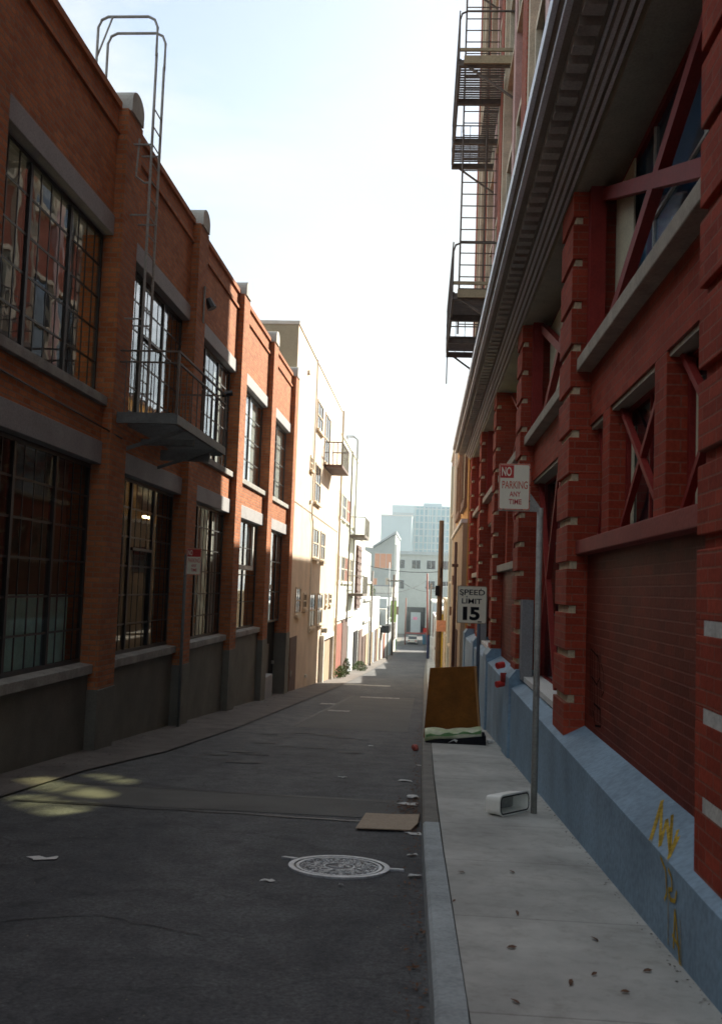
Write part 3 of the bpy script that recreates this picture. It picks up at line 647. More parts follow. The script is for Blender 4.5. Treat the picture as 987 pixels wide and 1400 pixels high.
for (a, b, m) in [(73, 75.5, 'brownwood'), (76.5, 79.5, 'tan')]: MB().box(-4.84, -4.78, a, b, -7.6, -3.6).build('garage_door', M[m], b5)
b6 = building('white_garage', 'low white garage block with a shrub growing on its roof', -11, -4.75, 80.55, 94.5, -.95, M['white'], coping=M['white'])
for k in range(4): MB().box(-4.74, -4.68, 81.2 + k * 3.3, 83.4 + k * 3.3, -8, -3.7).build('garage_door', M[['tan', 'greyblue', 'brownwood', 'tan'][k]], b6)
b7 = building('beige_garage', 'beige low building with dark awning and a deep red door, after the white garage', -11, -4.75, 94.55, 112, -2.3, M['offwhite'])
MB().box(-4.74, -3.9, 98, 103, -4.4, -3.7).build('awning', M['black'], b7)
MB().box(-4.74, -4.68, 104, 108, -9, -4.8).build('door', M['rustred'], b7)
MB().box(-4.74, -4.68, 96, 99, -8, -4.8).build('door', M['brownwood'], b7)
for y0 in (96, 104.5): simple_window(b7, -4.75, y0, y0 + 2.5, -3.7, -2.7, 1)
b8 = building('grey_house', 'grey-blue rendered house at the far end of the left row before the crossing', -11, -4.8, 112.05, 129, -1.2, M['greyblue'])
for k in range(4):
    simple_window(b8, -4.8, 113 + k * 4, 115 + k * 4, -3.6, -2, 1)
MB().box(-4.79, -4.7, 116, 119, -8.6, -5.4).build('door', M['white'], b8)
b9 = building('corner_house', 'off-white corner building beside the far crossing on the left', -11, -4.9, 129.05, 148, .2, M['offwhite'], coping=M['conc'])
for k in range(4):
    simple_window(b9, -4.9, 130 + k * 4.3, 132.2 + k * 4.3, -3.2, -1.2, 1); simple_window(b9, -4.9, 130 + k * 4.3, 132.2 + k * 4.3, -7, -4.8, 1, M['brownwood'])

# beyond the crossing
bA = thing('gabled_house', 'pale grey house with sloping roof and orange-curtained windows beyond the crossing', 'house', (-9, 172, gz(172)))
MB().prism([(-14, -10.5), (-6.25, -10.5), (-6.25, 9.3), (-10, 6.8), (-14, 7.3)], 172, 198).build('wall', M['greysid'], bA)
MB().prism([(-10.1, 6.85), (-6.1, 9.5), (-6.1, 9.9), (-10.1, 7.2)], 171.5, 198).build('roof', M['greyblue'], bA)
front_window(bA, 172, -9.8, -6.7, 3.3, 6.0, M['wframe'], M['orange'], 3, 1)
front_window(bA, 172, -10.0, -9.1, -.8, 1.7, M['wframe'], M['orange'], 1, 2)
front_window(bA, 172, -7.8, -6.8, -.8, 1.8, M['wframe'], M['creamtrim'], 1, 2)
front_window(bA, 172, -9.0, -7.2, -5.2, -2.6)
MB().box(-6.24, -5.9, 171.6, 171.9, -9.8, 7.5).build('downpipe', M['white'], bA)
bB = building('grey_apartments', 'pale grey three-storey apartment block closing the end of the street', -9.5, 4.6, 216, 232, 7.4, M['greysid'], zb=-10.5)
MB().box(-9.8, 4.9, 215.5, 232, 7.4, 8.1).build('cornice', M['greyblue'], bB)
for z0 in (4.3, -.1, -4.6):
    for x0 in (-7.6, -4.2 if z0 > 4 else -9, -1.0, 2.4):
        if z0 < -4 and x0 < 0 and x0 > -8: continue
        front_window(bB, 216, x0, x0 + 2.0, z0, z0 + 2.0, M['greyblue'], M['dglass'], 2, 1)
MB().box(-4.9, -.9, 215.7, 215.95, -9.6, -3.9).build('garage_surround', M['binblue'] if False else M['black'], bB)
gd = MB().box(-4.0, -1.9, 215.55, 215.69, -9.6, -5.0).build('garage_door', M['greyblue'], bB)
MB().box(-3.5, -2.6, 215.5, 215.54, -6.6, -6.0).build('poster', M['pink'], gd)
MB().box(-5.2, -.6, 215.4, 215.7, -9.62, -9.3).build('step', M['redband'], bB)
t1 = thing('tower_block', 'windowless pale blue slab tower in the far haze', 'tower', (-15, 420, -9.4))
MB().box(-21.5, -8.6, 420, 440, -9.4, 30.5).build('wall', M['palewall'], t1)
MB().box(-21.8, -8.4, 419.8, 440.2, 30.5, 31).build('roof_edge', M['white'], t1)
t2 = thing('glass_tower', 'blue glass tower with a grid of balconies rising in the far haze', 'tower', (0, 442, -9.4))
MB().box(-8.4, 9.5, 442, 460, -9.4, 36.5).build('wall', M['tower'], t2)
q = MB()
for k in range(8): q.box(-8.4 + k * 2.4, -8.1 + k * 2.4, 441.4, 441.99, -5, 36.5)
q.build('fin', M['palewall'], t2)
MB().box(-4, 4, 446, 456, 36.5, 38.5).build('roof_plant', M['palewall'], t2)
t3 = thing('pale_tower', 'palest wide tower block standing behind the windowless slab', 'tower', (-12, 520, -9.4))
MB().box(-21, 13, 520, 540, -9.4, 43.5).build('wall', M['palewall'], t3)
q = MB()
for k in range(5): q.box(-20.5, -6, 519.8, 519.99, 18 + k * 5, 19.6 + k * 5)
q.build('window_band', M['greyblue'], t3)

# ------------------------------------------------------------------ RIGHT BUILDING (own frame, turned by YAW)
RB = thing('warehouse', 'tall red brick warehouse with blue-grey base, deep cornice and steel fire escape', 'building', (1.34, 14, gz(14)), rz=YAW)
XB, XQ, XN = 1.34, 1.40, 1.60          # base face, pier face, panel face
RP = [(4.4, 5.2), (9.8, 10.6), (14.85, 15.6), (20.0, 20.75), (25.05, 25.8), (30.0, 30.8)]
YR0, YR1 = -8, 30.8
MB().prism([(2.1, -6), (XB, -6), (XB, -1.385), (XN, -1.25), (2.1, -1.25)], YR0, YR1).build('base', M['blue'], RB)
for (a, b) in RP[2:]:
    MB().prism([(1.7, -5), (XB - .05, -5), (XB - .03, -1.25), (XQ + .01, -1.12), (1.7, -1.12)], a - .12, b + .12).build('plinth', M['blue'], RB)
def quoin_pier(a, b, z0, z1, stone, step=.43, gap=.075):
    p = MB(); gs = []; z = z0
    bot = z0
    zz = -.18 - 3 * step
    zs = []
    while zz < z1 - .2:
        if zz > z0 + .15: zs.append(zz)
        zz += step
    for q in zs:
        p.box(XQ, 1.9, a, b, bot, q); low = stone == M['whiteblock'] and q < .1
        gs.append((MB().box(XQ + (.002 if low else .035), 1.50, a + .03, b - (.14 if low else .03), q, q + gap), low))
        if low: p.box(XQ + .001, 1.50, b - .14, b - .001, q, q + gap)
        p.box(1.50, 1.9, a + .002, b - .002, q, q + gap); bot = q + gap
    p.box(XQ, 1.9, a, b, bot, z1)
    po = p.build('pier', M['brickR'], RB, bevel=.006); [g.build('quoin_band', stone if (lo_ or stone == M['creamblock']) else M['brickR'], po) for g, lo_ in gs]
quoin_pier(*RP[0], -1.37, 4.02, M['whiteblock'])
for r in RP[1:]: quoin_pier(*r, -1.37, 4.02, M['creamblock'])
MB().box(XQ, 1.9, YR0, RP[0][0], -1.37, 4.02).build('wall', M['brickR'], RB)
rb = [(RP[i][1], RP[i + 1][0]) for i in range(5)]
def xbrace(a, b, z0, z1, x, w=.11, d=.1):
    m = MB(); m.bar((x, a, z0), (x, b, z1), d, w).bar((x + .004, a, z1), (x + .004, b, z0), d, w)
    return m
def win_back(a, b, z0, z1, x, paneM, fr=M['redsteel'], cols=3, rows=2, holes=None, mcol=None):
    f = MB(); w = .06
    f.box(x - .04, x + .06, a, b, z1 - w, z1).box(x - .04, x + .06, a, b, z0, z0 + w).box(x - .04, x + .06, a, a + w, z0 + w, z1 - w).box(x - .04, x + .06, b - w, b, z0 + w, z1 - w)
    fo = f.build('window', fr, RB)
    g_ = MB()
    for k in range(1, cols): y = a + (b - a) * k / cols; g_.box(x - .02, x + .02, y - .012, y + .012, z0 + w, z1 - w)
    for k in range(1, rows): z = z0 + (z1 - z0) * k / rows; g_.box(x - .022, x + .022, a + w, b - w, z - .012, z + .012)
    if cols > 1 or rows > 1: g_.build('glazing_bar', mcol or M['frame'], fo)
    p = MB()
    # holes: see-through slots added to throw sun streaks on the road, each (y0, z0, y1, z1, half height)
    if not holes: p.box(x, x + .02, a, b, z0, z1)
    else:
        n = int((b - a) / .06); tp = MB()
        for k in range(n):
            ya, yc = a + (b - a) * k / n, a + (b - a) * (k + 1) / n; ym = (ya + yc) / 2; cut = []
            for (h0, w0, h1, w1, hh) in holes:
                if h0 <= ym <= h1:
                    c = w0 + (w1 - w0) * (ym - h0) / (h1 - h0); e = hh * math.sin(PI * (ym - h0) / (h1 - h0)) ** .5
                    cut.append((max(z0, c - e), min(z1, c + e)))
            cut.sort(); lo = z0
            for c0, c1 in cut: tp.quad((x + .01, ya, c0), (x + .01, yc, c0), (x + .01, yc, c1), (x + .01, ya, c1))
            for c0, c1 in cut:
                if c0 > lo: p.box(x, x + .02, ya, yc, lo, c0)
                lo = max(lo, c1)
            if lo < z1: p.box(x, x + .02, ya, yc, lo, z1)
    p.build('pane', paneM, fo)
    if holes: tp.build('sun_slot', M['sunstreak'], fo)
    return fo
SUN_SLOTS_U = {2: [(16.9, 2.6, 20.6, 4.25, .17), (15.2, 2.35, 18.3, 3.6, .2), (17.8, 2.5, 20.6, 3.62, .09)]}  # slots shaped for the sun streaks at near left
SUN_SLOTS_L = {}
for i, (a, b) in enumerate(rb):
    typ = 'P' if i in (0, 2, 4) else 'O'
    sillm = M['redband'] if i == 0 else M['stone']
    if typ == 'P':
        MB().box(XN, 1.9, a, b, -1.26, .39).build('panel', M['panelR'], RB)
        MB().box(1.48, 1.9, a, b, .39, .52).build('sill_band', sillm, RB, bevel=.008)
        mp = [(a + 1.52, a + 1.87), (a + 3.55, a + 3.9)]
        for (p0, p1) in mp: MB().box(XN, 1.78, p0, p1, .52, 1.66).build('mullion_pier', M['brickR'], RB, bevel=.006)
        ed = [a] + [v for p in mp for v in p] + [b]
        for k in range(3):
            w0, w1 = ed[2 * k], ed[2 * k + 1]
            fo = win_back(w0, w1, .52, 1.66, 1.78, M['dglass'], cols=2, rows=1, mcol=M['redsteel'])
            xbrace(w0 + .05, w1 - .05, .55, 1.63, 1.70, .05, .05).build('brace', M['redsteel'], fo)
            MB().box(1.765, 1.775, w1 - .22, w1 - .12, .6, 1.45).build('blind', M['blind'], fo)
            MB().box(XN + .02, 1.77, w0, w1, 1.62, 1.655).build('lintel', M['greysoffit'], RB)
    else:
        fo = win_back(a, b, -1.25, 1.66, 1.82, M['dglass'], cols=2, rows=3, holes=SUN_SLOTS_L.get(i))
        xbrace(a + .05, a + (b - a) / 2, -1.2, 1.6, 1.72, .07, .07).build('brace', M['redsteel'], fo)
        xbrace(a + (b - a) / 2, b - .05, -1.2, 1.6, 1.72, .07, .07).build('brace', M['redsteel'], fo)
        MB().box(1.5, 1.78, a, b, -1.27, -1.2).build('sill', M['white'], fo)
        MB().box(1.46, 1.62, b - .3, b - .02, -1.25, -.1).build('meter_cupboard', M['conc'], RB)
        MB().box(XN + .02, 1.8, a, b, 1.62, 1.655).build('lintel', M['greysoffit'], RB)
    MB().box(XN, 1.9, a, b, 1.66, 2.19).build('spandrel', M['brickR'], RB)
    MB().box(1.46, 1.9, a, b, 2.19, 2.32).build('stone_sill', M['stone'], RB, bevel=.01)
    fo = win_back(a, b, 2.32, 4.02, 1.86, M['bglass'], cols=3, rows=2, holes=SUN_SLOTS_U.get(i), mcol=M['wframe'])
    xbrace(a + .02, b - .02, 2.36, 3.98, 1.70, *((.12, .09) if i < 2 else (.05, .05))).build('brace', M['redsteel'], fo)
    if i != 2:
        MB().box(1.80, 1.815, b - (.95 if i != 1 else 1.9), b - .12, 2.4, 3.95).build('blind', M['blind'], fo)
        MB().box(1.55, 1.7, b - .15, b, 2.32, 4.02).build('jamb', M['redsteel'], fo)
# graffiti
def stroke(mb, pts, x_of, w=.02):
    for (y0, z0), (y1, z1) in zip(pts, pts[1:]):
        d = Vector((0, y1 - y0, z1 - z0)); L = d.length
        if L < 1e-4: continue
        d /= L; nrm = Vector((0, -d.z, d.y)) * w / 2
        P = [(y0 + nrm.y, z0 + nrm.z), (y1 + nrm.y, z1 + nrm.z), (y1 - nrm.y, z1 - nrm.z), (y0 - nrm.y, z0 - nrm.z)]
        mb.quad(*[(x_of(z) - .004, y, z) for y, z in P])
def baseface(z): return XB if z < -1.385 else XB + (z + 1.385) / .135 * .26
gr = MB()
zz_ = []
for k in range(4):
    y = 5.86 - k * .13; zz_ += [(y, -1.385 + .012 * (k % 3)), (y + .55 - .16 * (k % 2), -1.285 - .02 * (k % 2))]
stroke(gr, zz_, baseface, .009)
stroke(gr, [(5.9, -1.38), (6.5, -1.272)], baseface, .012); stroke(gr, [(5.5, -1.38), (5.75, -1.32)], baseface, .016)
stroke(gr, [(5.62, -1.40), (5.5, -1.44), (5.47, -1.55), (5.52, -1.6)], baseface, .022)
stroke(gr, [(5.45, -1.42), (5.38, -1.44), (5.36, -1.5), (5.44, -1.52), (5.4, -1.56), (5.3, -1.54), (5.27, -1.48)], baseface, .022)
stroke(gr, [(5.3, -1.58), (5.18, -1.84)], baseface, .025); stroke(gr, [(5.3, -1.58), (5.32, -1.78)], baseface, .025); stroke(gr, [(5.35, -1.72), (5.2, -1.74)], baseface, .02)
stroke(gr, [(5.44, -1.55), (5.43, -1.80)], baseface, .009); stroke(gr, [(5.2, -1.6), (5.16, -1.85)], baseface, .008)
gr.build('yellow_graffiti', M['ochre'], RB)
sc = MB(); X0 = lambda z: XN
for y in (9.52, 9.42, 9.3, 9.14, 9.02): stroke(sc, [(y, -.46 - .1 * (9.52 - y)), (y - .04, -1.12)], X0, .014)
stroke(sc, [(9.5, -.5), (9.1, -.55), (9.0, -.72), (9.15, -.8), (9.45, -.75)], X0, .016)
stroke(sc, [(8.95, -.6), (8.82, -.68), (8.8, -.82), (8.9, -.88), (8.97, -.75)], X0, .014)
stroke(sc, [(9.3, -.98), (8.95, -1.0), (8.92, -1.14), (9.2, -1.17), (9.32, -1.05)], X0, .02)
sc.build('dark_graffiti', M['scribble'], RB)
# standpipe
st = MB().tube([(XB, 15.4, -1.3), (XB - .1, 15.4, -1.3)], .08, 10).build('hose_connection', M['redsteel'], RB)
for z in (-1.1, -1.38):
    MB().tube([(XB - .06, 15.4, z), (XB - .16, 15.34, z - .02)], .05, 12).build('hose_cap', M['signred'], st)
# cornice
frz = MB().prism([(XQ + .03, 4.02), (XQ + .03, 4.14), (1.9, 4.14), (1.9, 4.02)], YR0, YR1 + .02)
frz.build('frieze', M['greysoffit'], RB)
co = MB()
co.prism([(1.9, 4.14), (1.32, 4.14), (1.32, 4.18), (1.27, 4.2), (1.27, 4.24), (1.2, 4.27), (.96, 4.29), (.96, 4.34), (.9, 4.36), (.88, 4.44), (1.9, 4.5)], YR0, YR1 + .25)
cor = co.build('cornice', M['cornice'], RB)
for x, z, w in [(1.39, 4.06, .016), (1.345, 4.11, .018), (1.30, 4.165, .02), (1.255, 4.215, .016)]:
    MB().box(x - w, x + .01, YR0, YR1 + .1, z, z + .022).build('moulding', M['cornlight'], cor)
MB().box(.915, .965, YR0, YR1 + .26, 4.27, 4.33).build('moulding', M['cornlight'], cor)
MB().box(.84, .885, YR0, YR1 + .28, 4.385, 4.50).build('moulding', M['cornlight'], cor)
dn = MB(); y = YR0; comb = []
while y < YR1: comb += [(y, 4.262), (y, 4.18), (y + .14, 4.18), (y + .14, 4.262)]; y += .27
comb += [(comb[-1][0], 4.285), (YR0, 4.285)]
dn.prism(comb, 1.03, 1.19, 'x')
dn.build('dentil_course', M['stone2'], cor)
# upper storeys
up = MB().box(1.55, 1.9, YR0, YR1, 4.5, 20)
up.build('upper_wall', M['brickU'], RB)
for (a, b) in RP + [(-.6, .2)]:
    MB().box(1.36, 1.55, a, b, 4.5, 19.6).build('pilaster', M['brickU'], RB)
    MB().box(1.38, 1.55, b + .002, b + .22, 4.5, 19.6).box(1.38, 1.55, a - .22, a - .002, 4.5, 19.6).build('pilaster_trim', M['creamtrim'], RB)
for (a, b) in rb:
    mid = (a + b) / 2
    MB().box(1.42, 1.55, mid - .2, mid + .2, 4.5, 19.6).build('mullion', M['pinktrim'], RB)
    for fl in range(3):
        z0 = 5.6 + fl * 4.7
        for (w0, w1) in ((a + .35, mid - .22), (mid + .22, b - .35)):
            fo = simple_window(RB, 1.55, w0, w1, z0, z0 + 2.9, -1, M['creamtrim'], M['dglass'], 1, 2, .12, .1)
MB().box(1.1, 1.9, YR0, YR1 + .1, 20, 20.6).build('roof_cornice', M['cornice'], RB)
MB().box(1.9, 5.5, YR1 - .3, YR1, -5, 20).build('end_wall', M['brickU'], RB)  # stops short so the sun can reach the added window slots
MB().box(1.9, 14, YR0, YR0 + .3, -3, 20).build('end_wall', M['brickU'], RB)
MB().tube([(1.3, 25.9, 4.5), (1.3, 25.9, 19)], .05, 6).build('downpipe', M['creamtrim'], RB)
# fire escape
FE = MB(); x0, x1 = .42, 1.34; FY0, FY1 = 19.0, 23.9
plats = [5.75, 10.45, 15.15]
fe_root = None
for pz in plats:
    f = MB()
    for y in (FY0 + .05, 20.6, 22.5, FY1 - .05): f.box(x0, 1.5, y - .05, y + .05, pz - .12, pz)
    f.box(x0, x0 + .05, FY0, FY1, pz - .08, pz + .02)
    yy = FY0 + .1
    while yy < FY1 - .1:
        if not (20.7 < yy < 22.4): f.box(x0 + .05, 1.36, yy, yy + .035, pz, pz + .025)
        else: f.box(x0 + .62, 1.36, yy, yy + .035, pz, pz + .025)
        yy += .1
    f.bar((x0 + .1, FY0 + .05, pz - .05), (1.5, FY0 + .05, pz - .75), .04).bar((x0 + .1, FY1 - .05, pz - .05), (1.5, FY1 - .05, pz - .75), .04)
    fo = f.build('fire_escape', M['iron'], RB)
    MB().box(x0 + .1, 1.5, FY0 - .06, FY0 - .005, pz - .1, pz + .06).box(x0 + .02, 1.5, FY0 - .05, FY0 - .005, pz + .16, pz + .22).build('edge_beam', M['tanbeam'], fo)
    r = MB()
    for z in (pz + .35, pz + .65, pz + 1.0):
        r.bar((x0, FY0, z), (x0, FY1, z), .025); r.bar((x0, FY1, z), (1.5, FY1, z), .025)
        if z > pz + .9: r.tube([(1.5, FY0, z), (x0 + .15, FY0, z), (x0 + .04, FY0, z - .05), (x0, FY0, z - .18), (x0, FY0, pz)], .02, 6)
    for k in range(17): r.bar((x0, FY0 + k * .305, pz), (x0, FY0 + k * .305, pz + 1.0), .016)
    for k in range(5): r.bar((x0 + k * .22, FY1, pz), (x0 + k * .22, FY1, pz + 1.0), .016)
    r.build('railing', M['iron'], fo)
    l = MB(); lx0, lx1 = x0 + .22, x0 + .75; yb, yt = 22.2, 22.0
    if pz < 15:
        for x in (lx0, lx1): l.tube([(x, yb, pz + .02), (x, yt, pz + 4.7)], .022, 5)
        for k in range(17): l.tube([(lx0, yb - .0117 * k, pz + .25 + k * .27), (lx1 + .25, yb - .0117 * k, pz + .25 + k * .27)], .014, 5)
        l.build('ladder', M['iron'], fo)
    else:
        for x in (lx0, lx1): l.tube([(x, 22.2, pz), (x, 22.2, 20.4)], .022, 5)
        for k in range(18): l.tube([(lx0, 22.2, pz + .25 + k * .28), (lx1 + .2, 22.2, pz + .25 + k * .28)], .014, 5)
        l.build('ladder', M['iron'], fo)
MB().tube([(x0 + .02, 23.5, 5.6), (x0 + .02, 23.5, 4.9)], .015, 5).build('hanging_rod', M['iron'], RB)

# ------------------------------------------------------------------ further right buildings (turned frame)
yb_ = building('yellow_building', 'ochre yellow building with brown-framed windows and tan lower wall beyond the warehouse', 1.36, 11, 30.85, 41.5, 6.55, M['yellow'], rz=YAW, coping=M['brown'])
MB().box(1.22, 1.36, 30.85, 41.5, -5, 2.1).build('lower_wall', M['tan'], yb_)
MB().box(1.16, 1.36, 30.85, 41.5, 2.1, 2.22).build('ledge', M['white'], yb_)
for (y0, y1) in ((31.6, 34.5), (36.5, 39.5)):
    simple_window(yb_, 1.36, y0, y1, 2.75, 5.0, -1, M['brown'], M['blind'], 1, 1, .2, .1)
MB().box(1.18, 1.24, 33, 34.2, -3.6, -1.3).build('door', M['brownwood'], yb_)
for y, z in ((35.5, -2), (37.5, .2), (40, -1)): MB().box(1.14, 1.22, y, y + .25, z, z + .35).build('meter_box', M['brown'], yb_)
b2 = building('brown_building', 'brown house with white corner boards just past the yellow building', 1.38, 11, 41.55, 51.5, 6.6, M['brown'], rz=YAW, coping=M['white'])
MB().box(1.24, 1.38, 41.6, 42.3, -5, 6.6).build('corner_board', M['white'], b2)
MB().box(1.24, 1.38, 46.5, 47.3, -5, 5.8).build('corner_board', M['mint'], b2)
for z in (3.4, .4, -2.4): simple_window(b2, 1.38, 43.5, 45.8, z, z + 1.6, -1, M['creamtrim'])
MB().box(1.2, 1.38, 48.2, 50.8, -5, -2.2).build('door', M['creamtrim'], b2)
prev = 51.55
for (nm, lab, y1, zt, m, tr) in [
    ('tan_garage', 'low tan garage after the brown house on the right', 62, -.6, 'tan', 'creamtrim'),
    ('grey_cottage', 'grey low building after the tan garage on the right', 76, -1.4, 'greysid', 'white'),
    ('cream_shed', 'cream low building halfway down the right row', 92, -2.2, 'offwhite', 'brownwood'),
    ('brick_shed', 'dark brown low building towards the far crossing on the right', 112, -2.6, 'brown', 'white'),
    ('pale_block', 'pale rendered block nearest the far crossing on the right', 147, -1.5, 'greyblue', 'white')]:
    b = building(nm, lab, 1.4, 11, prev, y1, zt, M[m], rz=YAW, coping=M[tr])
    n = int((y1 - prev) / 4.5)
    for k in range(n):
        ya = prev + .7 + k * 4.5
        if k % 2: MB().box(1.3, 1.4, ya, ya + 2.6, gz(ya) - 1, gz(ya) + 2.3).build('garage_door', M[tr], b)
        else: simple_window(b, 1.4, ya, ya + 1.8, gz(ya) + 1.4, gz(ya) + 2.8, -1, M[tr])
    MB().tube([(1.33, prev + .3, gz(prev) - .5), (1.33, prev + .3, zt)], .06, 6).build('downpipe', M[tr], b)
    prev = y1 + .05
bR = building('far_right_house', 'pale grey house beyond the crossing on the right side', 1.6, 12, 168, 200, .5, M['greysid'], coping=M['white'])
for k in range(5):
    simple_window(bR, 1.6, 170 + k * 6, 173 + k * 6, -4, -1.5, -1)
front_window(bR, 168, 2.4, 4.4, -4, -1.5); front_window(bR, 168, 6, 8, -4, -1.5)

# ------------------------------------------------------------------ text
def text_into(mb, body, x0, x1, z0, z1, y, bold=0.0):
    cu = bpy.data.curves.new('t', 'FONT'); cu.body = body; cu.offset = bold; cu.extrude = 0
    o = bpy.data.objects.new('t', cu); C.objects.link(o)
    dg = bpy.context.evaluated_depsgraph_get(); me = bpy.data.meshes.new_from_object(o.evaluated_get(dg))
    vs = [v.co.copy() for v in me.vertices]; fs = [tuple(p.vertices) for p in me.polygons]
    bpy.data.objects.remove(o); bpy.data.curves.remove(cu)
    ax, bx_ = min(v.x for v in vs), max(v.x for v in vs); az, bz_ = min(v.y for v in vs), max(v.y for v in vs)
    mb.add([(x0 + (v.x - ax) / (bx_ - ax) * (x1 - x0), y, z0 + (v.y - az) / (bz_ - az) * (z1 - z0)) for v in vs], fs)
    bpy.data.meshes.remove(me)
    return mb
def rrect(x0, x1, z0, z1, r, n=5):
    p = []
    for cx, cz, a0 in ((x1 - r, z1 - r, 0), (x0 + r, z1 - r, 90), (x0 + r, z0 + r, 180), (x1 - r, z0 + r, 270)):
        for k in range(n + 1): a = math.radians(a0 + 90 * k / n); p.append((cx + r * math.cos(a), cz + r * math.sin(a)))
    return p
def ring(mb, outer, inner, y):
    n = len(outer); vs = [(u, y, w) for u, w in outer] + [(u, y, w) for u, w in inner]
    return mb.add(vs, [(i, (i + 1) % n, n + (i + 1) % n, n + i) for i in range(n)])
def noparking(label, sx0, sx1, sz0, sz1, y, px, pz0, pz1, ptop, side, redtop=False, postm=M['galv'], base_y=None):
    t = thing('street_sign', label, 'sign', (px, base_y or y + .03, pz0), group='no parking signs on posts')
    MB().tube([(px, y + .03, pz0 - .05), (px, y + .03, ptop)], .031, 12).build('post', postm, t, smooth=True)
    W = sx1 - sx0; H = sz1 - sz0
    pl = MB().prism(rrect(sx0, sx1, sz0, sz1, .02), y - .003, y + .001, 'y').build('sign_plate', M['signw'], t)
    X = lambda f: sx0 + f * W
    Z = lambda f: sz1 - f * H
    ye = y - .005
    bd = ring(MB(), rrect(X(.005), X(.995), Z(.995), Z(.005), .02), rrect(X(.035), X(.965), Z(.975), Z(.025), .015), ye)
    bd.build('border', M['signorange'], pl)
    if redtop: MB().quad((X(.05), ye, Z(.32)), (X(.95), ye, Z(.32)), (X(.95), ye, Z(.035)), (X(.05), ye, Z(.035))).build('red_field', M['signred'], pl)
    else: MB().quad((X(.045), ye, Z(.31)), (X(.475), ye, Z(.31)), (X(.475), ye, Z(.035)), (X(.045), ye, Z(.035))).build('red_field', M['signred'], pl)
    text_into(MB(), 'NO', X(.09), X(.40), Z(.27), Z(.075), ye - .002, .02).build('lettering', M['signw'], pl)
    l = MB(); text_into(l, 'PARKING', X(.11), X(.92), Z(.54), Z(.375), ye, .012).build('lettering', M['signorange'], pl)
    text_into(MB(), 'ANY', X(.35), X(.70), Z(.71), Z(.60), ye, .015).build('lettering', M['signred'], pl)
    l = text_into(MB(), 'TIME', X(.33), X(.735), Z(.875), Z(.765), ye, .015)
    l.build('lettering', M['signred'], pl)
    bo = MB()
    for fx, fz in ((.17, .985), (.75, .985), (.985, .12), (.985, .46), (.985, .8)): bo.tube([(X(fx), y - .012, Z(fz)), (X(fx), y, Z(fz))], .006, 6)
    bo.build('bolt', M['black'], pl)
    sgn = 1 if side > 0 else -1
    e = sx1 if side > 0 else sx0
    MB().prism([(e - .0 * sgn, Z(.62)), (e + .035 * sgn, Z(.72)), (px - .0, Z(.93)), (px + .03 * sgn, Z(1.02)), (e, Z(1.02))], y + .002, y + .012, 'y').build('bracket', M['galv'], t)
    MB().box(sx0, px, y + .012, y + .022, Z(1.02), Z(1.0)).build('bracket', M['galv'], t)
    return t
noparking('cream and red no-parking sign on a tall galvanised post beside the warehouse', .635, .94, .80, 1.255, 9.75, 1.045, sh(9.78), 0, .83, 1)
noparking('faded no-parking sign on a thin post against the left brick building', -4.60, -4.32, .12, .62, 18.55, -4.62, gz(18.6), 0, .5, -1, redtop=True, postm=M['steel'])
# speed limit
t = thing('street_sign', 'black on cream speed limit 15 sign above the brown board', 'sign', (.97, 19.85, sh(19.8)))
MB().tube([(.975, 19.84, sh(19.8) - .05), (.97, 19.84, .05)], .035, 12).build('post', mat('blue grey steel post', (.1, .13, .18), .5, .1, 4, metal=.3), t, smooth=True)
sx0, sx1, sz0, sz1 = .535, 1.115, -.635, .1
pl = MB().prism(rrect(sx0, sx1, sz0, sz1, .03), 19.796, 19.8, 'y').build('sign_plate', M['signw'], t)
X = lambda f: sx0 + f * (sx1 - sx0)
Z = lambda f: sz1 - f * (sz1 - sz0)
l = MB(); ye = 19.79
text_into(l, 'SPEED', X(.08), X(.93), Z(.245), Z(.10), ye, .01); text_into(l, 'LIMIT', X(.16), X(.83), Z(.475), Z(.34), ye, .012)
text_into(l, '1', X(.2), X(.35), Z(.915), Z(.56), ye, .04); text_into(l, '5', X(.43), X(.77), Z(.915), Z(.56), ye, .04)
l.quad((X(.71), ye, Z(.965)), (X(.84), ye, Z(.965)), (X(.84), ye, Z(.94)), (X(.71), ye, Z(.94)))
l.build('lettering', M['black'], pl)
bo = MB()
for fx, fz in ((.79, .08), (.32, .29), (.18, .26)): bo.tube([(X(fx), ye - .01, Z(fz)), (X(fx), ye, Z(fz))], .012, 6)
bo.build('bolt', M['black'], pl)
ring(MB(), rrect(sx0, sx1, sz0, sz1, .03), rrect(sx0 + .012, sx1 - .012, sz0 + .012, sz1 - .012, .03), ye).build('border', M['tan'], pl)

# ------------------------------------------------------------------ manhole
SL = -math.atan(.0605)
mh = thing('manhole_cover', 'round cast iron manhole cover with worn pale rim set in the asphalt', 'manhole cover', (-.61, 7.52, gz(7.52) + .003), rx=SL, local=True)
def disc(mb, r0, r1, z0, z1, n=48):
    vs = []; fs = []
    for k in range(n):
        a = 2 * PI * k / n; c, s_ = math.cos(a), math.sin(a)
        vs += [(r0 * c, r0 * s_, z0), (r0 * c, r0 * s_, z1), (r1 * c, r1 * s_, z1), (r1 * c, r1 * s_, z0)]
    for k in range(n):
        a = 4 * k; b = 4 * ((k + 1) % n)
        fs += [(a + 1, a + 2, b + 2, b + 1), (a + 2, a + 3, b + 3, b + 2), (a, a + 1, b + 1, b)]
    return mb.add(vs, fs)
disc(MB(), .335, .375, -.01, .012).build('frame_ring', M['ironcover'], mh)
disc(MB(), .0, .333, -.012, .004).build('cover', M['irondark'], mh)
pt = MB(); disc(pt, .295, .318, 0, .010); disc(pt, .105, .118, 0, .010)
rr = random.Random(5)
